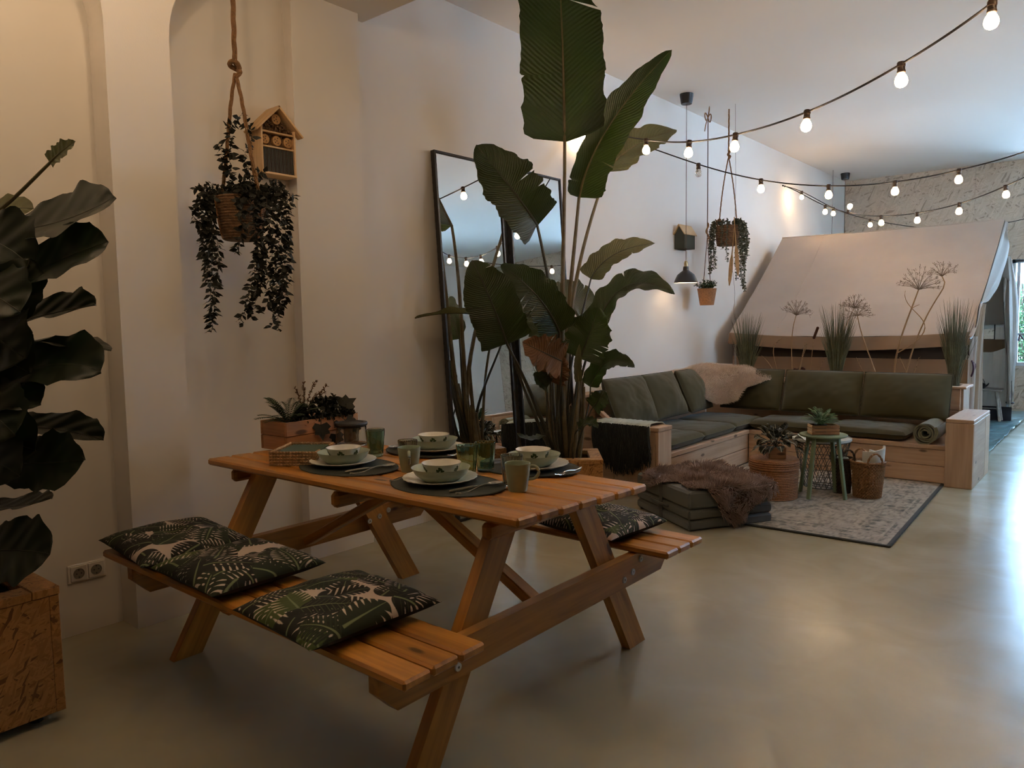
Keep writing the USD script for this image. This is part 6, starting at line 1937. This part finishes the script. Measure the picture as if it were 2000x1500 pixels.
# ------------------------------------------------------------------ hanging by the left wall
def pendant(label, x, y, zb, group="black pendant lamps", r=.118, lit=True):
    t = thing("pendant_lamp", label, "pendant lamp", (x, y, CEIL), 0, group)
    d = zb - CEIL
    part(t, "ceiling_cup", lathe([(0, 0), (.066, 0), (.064, -.02), (.054, -.088), (.050, -.094), (0, -.094)], 32), M_BLACK)
    part(t, "cord", tube([(0, 0, -.09), (0, 0, d + .205)], .0028, 6), M_STRING)
    part(t, "socket_cap", lathe([(0, d + .215), (.012, d + .213), (.016, d + .200), (.019, d + .199), (.019, d + .158), (0, d + .158)], 20), mat("brass_cap", (.45, .33, .18), .3, metallic=1.0) if not stage.GetPrimAtPath(L + "/brass_cap") else L + "/brass_cap")
    part(t, "shade", lathe([(.022, d + .160), (.026, d + .158), (.030, d + .120), (.050, d + .105), (.083, d + .078), (.104, d + .035), (r, d), (r - .003, d), (.100, d + .035), (.080, d + .074), (.048, d + .100), (.024, d + .112), (.022, d + .160)], 48), M_BLKMET, smooth=40)
    part(t, "shade_lining", lathe([(r - .004, d + .001), (.099, d + .034), (.079, d + .072), (.047, d + .098), (0, d + .106)], 48), M_WHITE, smooth=60, label="white enamel inside")
    if lit:
        part(t, "bulb", lathe([(0, d + .02), (.018, d + .025), (.028, d + .045), (.024, d + .068), (.013, d + .098), (0, d + .099)], 20), M_PEND, label="lit bulb")
    return t


M_PEND = emitter("pendant_bulb", (1.0, 0.72, 0.44), 60.0)
pendant("black dome pendant lamp on a long cord in front of the little birdhouse", -3.418, 6.794, 1.712)
pendant("black pendant lamp over the tent, only its ceiling cup and cord showing", -3.463, 12.105, 2.10, lit=False)

# birdhouse
bh = thing("birdhouse", "small dark green birdhouse with a pale wooden roof on the wall", "birdhouse", (-3.66, 7.135, 2.075))
hw = .115
M_BIRD = mat("dark_green_paint", (.04, .042, .026), .7)
part(bh, "front_panel", yz([(-hw, 0), (hw, 0), (hw, .155), (-hw, .155)], .10, .112), M_BIRD, smooth=False)
part(bh, "back_panel", yz([(-hw, 0), (hw, 0), (hw, .155), (-hw, .155)], .0, .012), M_BIRD, smooth=False)
for s in (-1, 1):
    part(bh, "gable_panel", moved(trimesh.creation.extrude_polygon(Polygon([(.012, 0), (.10, 0), (.10, .155), (.056, .235), (.012, .155)]), .012, engine="earcut"), (0, 0, 0)).apply_transform(np.array([[1, 0, 0, 0], [0, 0, 1, s * (hw - .006) - .006], [0, 1, 0, 0], [0, 0, 0, 1.0]])), M_BIRD, smooth=False)
part(bh, "entrance", moved(moved(lathe([(0, .001), (.016, .001), (.016, 0), (0, 0)], 16), rx=-PI / 2), (.056, hw + .0005, .125)), M_BLACK)
bx(bh, "floor_board", .012, .10, -hw + .012, hw - .012, .002, .012, M_BIRD, .002)
for s in (-1, 1):
    bar(bh, "roof_board", (.056 + s * .0, 0, .243), (.056 + s * .068, 0, .138), (0, 1, 0), 2 * hw + .05, .010, M_BOXWOOD, .002)


# small planter on a cord
def pot_plant(name, label, plabel, h, zt, zb, r0, r1, zf):
    t = thing(name, label, "hanging planter", (h[0], h[1], zb))
    H_ = zt - zb
    pr = [(0, 0), (r0, 0)]
    for k in range(24):
        z = H_ * (k + .5) / 24
        pr += [(r0 + (r1 - r0) * z / H_ + .0016 * (k % 2), z)]
    pr += [(r1, H_), (r1 - .008, H_), (r1 - .012, H_ * .7), (0, H_ * .7)]
    part(t, "pot_body", lathe(pr, 44), M_RATTAN, smooth=50)
    return t, H_


h = (-3.4315, 7.2964)
t, H_ = pot_plant("hanging_planter", "small round orange wicker planter hanging low on thin brown cord", "", h, 1.668, 1.497, .070, .098, 2.2)
zf = 2.202 - 1.497
part(t, "cord", [tube([(0, s * .093, H_ - .01), (0, 0, zf)], .0035, 6) for s in (-1, 1)], M_STRING)
part(t, "cord", tube([(0, 0, zf), (0, .004, zf + .35), (.0, 0, 3.40 - 1.497)], .0048, 6), M_STRING)
part(t, "knot", [tube(smoothpath([(0, 0, zf - .03), (.012, .01, zf), (-.008, -.008, zf + .05), (.01, .006, zf + .11), (0, 0, zf + .14)], 20), .0085, 7), tube(smoothpath([(0, 0, zf + .02), (.015, .02, zf - .01), (.02, .03, zf - .04)], 8), .004, 5)], M_ROPE)
zc = 3.40 - 1.497
part(t, "bow", [tube(smoothpath([(0, 0, zc), (.01 * s, .05 * s, zc + .03), (0, .055 * s, zc - .03), (0, .01 * s, zc - .01)], 16), .006, 6) for s in (-1, 1)] + [tube(smoothpath([(0, 0, zc), (0, -.04, zc - .06), (0, -.075, zc - .15)], 10), .005, 6), tube(smoothpath([(0, 0, zc), (0, .02, zc + .06), (0, .03, CEIL - 1.497 - .012)], 10), .006, 6)], M_ROPE)
part(t, "hook", tube([(0, .03, CEIL - 1.497), (0, .03, CEIL - 1.497 - .03)], .004, 6), M_STEEL)
t = thing("planter_greens", "low tufted green plant in the small orange hanging planter", "plant", (h[0], h[1], 1.497 + H_ * .72))
rng = np.random.default_rng(41)
ln = [bez((0, 0, 0), (.05 * math.cos(a), .05 * math.sin(a), .06), (r * math.cos(a), r * math.sin(a), z), 8) for a, r, z in zip(rng.uniform(0, 6.28, 60), rng.uniform(.02, .13, 60), rng.uniform(.05, .13, 60))]
part(t, "leaves", sprays(ln, .014, .026, .005, rng, .6, -.2, 2), M_FERN, smooth=False, kind="stuff")
part(t, "stems", [tube(c, .001, 4, False) for c in ln], M_FERN, kind="stuff")

# big hanging basket with trailing succulents
h = np.array([-3.327, 7.569])
zb, zt = 2.118, 2.322
t = thing("hanging_basket", "square-sided brown wicker basket with two handles hanging on jute rope near the tent", "hanging basket", (*h, zb))
H_ = zt - zb
R_ = .128
part(t, "basket_body", coil_basket(.105, .126, H_, 12), M_WICKER, smooth=40)
for s in (-1, 1):
    c = smoothpath([(.03 * 0, s * .085, H_ - .01), (0, s * .088, H_ + .05), (0, s * .115, H_ + .06), (0, s * .124, H_ - .01)], 16)
    rot = trimesh.transformations.rotation_matrix(-.55, [0, 0, 1])
    part(t, "handle", tube(c, .007, 7).apply_transform(rot), M_WICKER)
zk = 3.058 - zb
sd = np.array([math.sin(.55), math.cos(.55)])
part(t, "rope", rope([(0, 0, zk), (0, 0, zk + .25), (0, 0, CEIL - zb - .05)], .0085, 40), M_ROPE)
for s in (-1, 1):
    part(t, "rope", rope([(0, 0, zk - .02), (s * .05 * sd[0], s * .05 * sd[1], zk * .62 + .1), (s * .105 * sd[0], s * .105 * sd[1], H_ + .052)], .0065, 60), M_ROPE)
    part(t, "knot", moved(trimesh.creation.icosphere(2, .018), (s * .105 * sd[0], s * .105 * sd[1], H_ + .06)), M_ROPE)
part(t, "knot", tube(smoothpath([(.0, 0, zk - .04), (.016, .0, zk - .02), (-.012, .012, zk), (.012, -.012, zk + .02), (0, 0, zk + .045)], 20), .012, 8), M_ROPE)
part(t, "hook", tube([(0, 0, CEIL - zb), (0, 0, CEIL - zb - .06)], .007, 8), M_ROPE)
t = thing("trailing_succulent", "grey-green trailing plant hanging from the brown basket near the tent", "plant", (*h, zb))
rng = np.random.default_rng(51)
lines = []
for a, ln_, r in [(rng.uniform(0, 6.28), rng.uniform(.1, .5), rng.uniform(.14, .19)) for _ in range(20)] + [(.95, .68, .19), (1.2, .62, .2), (.8, .5, .18), (1.4, .55, .17), (3.6, .5, .17), (3.9, .45, .18), (.6, .66, .165), (-.3, .6, .165)]:
    c = smoothpath([(.05 * math.cos(a), .05 * math.sin(a), H_ - .03), (r * .8 * math.cos(a), r * .8 * math.sin(a), H_ + .05), (r * 1.05 * math.cos(a), r * 1.05 * math.sin(a), H_ - .05), (r * math.cos(a) * 1.05, r * math.sin(a) * 1.05, H_ - ln_ * .6), (r * 1.1 * math.cos(a + .05), r * 1.1 * math.sin(a + .05), H_ - ln_)], 18)
    lines.append(c)
part(t, "stems", [tube(c, .0013, 4, False) for c in lines], M_SUCC, kind="stuff")
part(t, "leaves", sprays(lines, .016, .026, .009, rng, .8, .1, 3), M_SUCC, smooth=False, kind="stuff")
# wooden salad tongs on a string
q = np.array([-3.20, 7.43])
t = thing("wooden_tongs", "pair of long flat wooden blades hanging on a string before the brown basket", "wooden tongs", (*q, 1.72), -1.16)
part(t, "string", [tube([(0, 0, .36), (.0, .012, 1.0), (0, .0, CEIL - 1.72)], .0016, 5)], M_STRING)
M_TONG = wood("tong_wood", (.30, .16, .06), (.48, .28, .12), .5, knots=False)
for s, k in ((-1, .0), (1, .0)):
    pl = Polygon([(-.004, 0), (.004, 0), (.016, .06), (.020, .17), (.017, .26), (.006, .32), (.0035, .60), (-.0035, .60), (-.006, .32), (-.017, .26), (-.020, .17), (-.016, .06)])
    m = trimesh.creation.extrude_polygon(pl, .008, engine="earcut")
    m.apply_transform(np.array([[0, 0, 1, s * .006], [1, 0, 0, 0], [0, 1, 0, -.58], [0, 0, 0, 1.0]]))
    m.apply_transform(trimesh.transformations.rotation_matrix(s * .075, [1, 0, 0]))
    m.apply_translation([0, 0, .60 + .05 * s * 1])
    part(t, "wooden_blade", m, M_TONG, smooth=False)
part(t, "string", tube(smoothpath([(0, .0, .40), (.004, -.01, .1), (.0, .012, -.12), (.004, .006, -.28), (0, .018, -.38)], 20), .0014, 5), M_STRING)
# thin wire near the far corner
solo("hanging_wire", tube([(-3.52, 11.7, CEIL), (-3.52, 11.7, 2.2)], .003, 5), M_STRING, "single thin bare wire hanging from the ceiling near the far corner", "wire")


# ------------------------------------------------------------------ strings of bulbs
M_CABLE = mat("black_cable", (.012, .009, .009), .6)
M_SOCKET = mat("brown_socket", (.045, .022, .012), .5)
M_DEAD = glass("unlit_bulb", (.92, .90, .86), .02)


def festoon(label, wire, bulbs, up=(), dead=(), group="strings of light bulbs"):
    """wire: points along the cable; bulbs: points where lamp holders hang."""
    w0 = np.array(wire[0], float)
    t = thing("string_lights", label, "string lights", tuple(w0), 0, group)
    c = smoothpath(np.array(wire) - w0, 12 * len(wire))
    part(t, "cable", tube(c, .0052, 7), M_CABLE)
    for k, b in enumerate(bulbs):
        b = np.array(b, float) - w0
        s = -1.0 if k not in up else 1.0
        i = np.argmin(np.abs(c - b).sum(1))
        b = c[i]
        tan = c[min(i + 2, len(c) - 1)] - c[max(i - 2, 0)]
        tan /= np.linalg.norm(tan)
        tl = RND.uniform(-.12, .12)
        R = trimesh.transformations.rotation_matrix(tl, tan)
        hold = lathe([(0, .012), (.014, .010), (.0175, .004), (.018, -.010), (.0160, -.013), (.0160, -.026), (.018, -.029), (.018, -.037), (.015, -.040), (0, -.040)], 18)
        bulb = lathe([(0, -.102), (.011, -.1005), (.0205, -.0945), (.0262, -.084), (.0275, -.074), (.0255, -.062), (.0195, -.050), (.0145, -.043), (.0140, -.038), (0, -.037)], 20)
        for m in (hold, bulb):
            if s > 0:
                m.apply_transform(trimesh.transformations.rotation_matrix(PI, tan))
            m.apply_transform(R)
            m.apply_translation(b)
        hp = part(t, "lamp_holder", hold, M_SOCKET)
        if k in dead:
            part(hp, "bulb", bulb, M_DEAD, smooth=True, label="unlit clear bulb")
        else:
            part(hp, "bulb", bulb, M_BULB, smooth=True, label="lit warm bulb")
    part(t, "cleat", moved(trimesh.creation.icosphere(1, .012), (0, 0, 0)), M_CABLE)
    return t


HA = (-3.655, 5.30, 2.98)
A1 = (-0.95, 2.45)
festoon("string of bulbs coming from behind the big leaf towards us, nearest of the strings",
        [HA, (-2.956, 4.922, 2.711), (-2.738, 4.804, 2.633), (-2.27, 4.551, 2.499), (-1.848, 4.322, 2.435), (-1.361, 4.059, 2.418), (-0.873, 3.795, 2.475), (-0.473, 3.579, 2.587), (-0.206, 3.434, 2.713), (-0.032, 3.34, 2.829)],
        [(-3.60, 5.25, 2.94), (-2.738, 4.804, 2.633), (-2.27, 4.551, 2.499), (-1.848, 4.322, 2.435), (-1.354, 4.056, 2.419), (-0.859, 3.788, 2.476), (-0.473, 3.579, 2.587), (-0.192, 3.427, 2.722)])
festoon("string of bulbs running right from the big leaf, with one dark unlit bulb",
        [(-3.655, 5.36, 2.98), (-3.103, 5.613, 2.754), (-2.775, 5.764, 2.605), (-2.33, 5.968, 2.451), (-1.893, 6.169, 2.378), (-1.452, 6.371, 2.379), (-1.05, 6.556, 2.441), (-0.678, 6.727, 2.54), (-0.248, 6.924, 2.745)],
        [(-2.775, 5.764, 2.605), (-2.33, 5.968, 2.451), (-1.893, 6.169, 2.378), (-1.452, 6.371, 2.379), (-1.05, 6.556, 2.441), (-0.59, 6.767, 2.576)], dead=(0,))
festoon("string of bulbs sagging low over the tent roof, one bulb standing upright",
        [(-3.66, 10.05, 3.10), (-3.268, 9.706, 2.89), (-2.906, 9.388, 2.682), (-2.563, 9.087, 2.538), (-2.123, 8.701, 2.415), (-1.701, 8.33, 2.366), (-1.273, 7.954, 2.371), (-0.876, 7.605, 2.437), (-0.534, 7.305, 2.54)],
        [(-2.906, 9.388, 2.682), (-2.563, 9.087, 2.538), (-2.123, 8.701, 2.415), (-1.701, 8.33, 2.366), (-1.273, 7.954, 2.371), (-0.876, 7.605, 2.437), (-0.534, 7.305, 2.54)], up=(1,))
festoon("string of bulbs dipping out of sight behind the tent's ridge, farthest of the strings",
        [(-3.66, 10.12, 3.10), (-3.474, 10.256, 3.02), (-3.149, 10.495, 2.802), (-2.756, 10.784, 2.636), (-2.392, 11.051, 2.545), (-1.851, 11.448, 2.476), (-1.34, 11.824, 2.555), (-1.123, 11.983, 2.615), (-0.867, 12.171, 2.739)],
        [(-3.474, 10.256, 3.02), (-3.149, 10.495, 2.802), (-2.745, 10.792, 2.636)])
# unseen strings of bulbs overhead, placed to light the near left walls
festoon("unseen string of bulbs overhead, placed to light the wall by the fiddle-leaf fig",
        [(-0.20, 1.55, 3.25), (-1.0, 1.35, 3.02), (-1.8, 1.05, 2.95), (-2.6, .70, 3.0), (-3.50, .30, 3.22)],
        [(-1.0, 1.35, 3.02), (-1.5, 1.2, 3.0), (-1.9, 1.0, 2.95), (-2.3, .85, 3.0), (-2.65, .68, 3.0), (-2.95, .55, 3.05), (-3.25, .42, 3.12)])
festoon("unseen string of bulbs overhead before the niche, placed to light its wall",
        [(-0.20, 1.60, 3.25), (-1.1, 1.65, 3.05), (-1.9, 1.6, 3.02), (-2.6, 1.5, 3.08), (-3.36, 1.40, 3.24)],
        [(-0.9, 1.64, 3.08), (-1.5, 1.65, 3.05), (-2.1, 1.6, 3.0), (-2.8, 1.47, 3.1)])
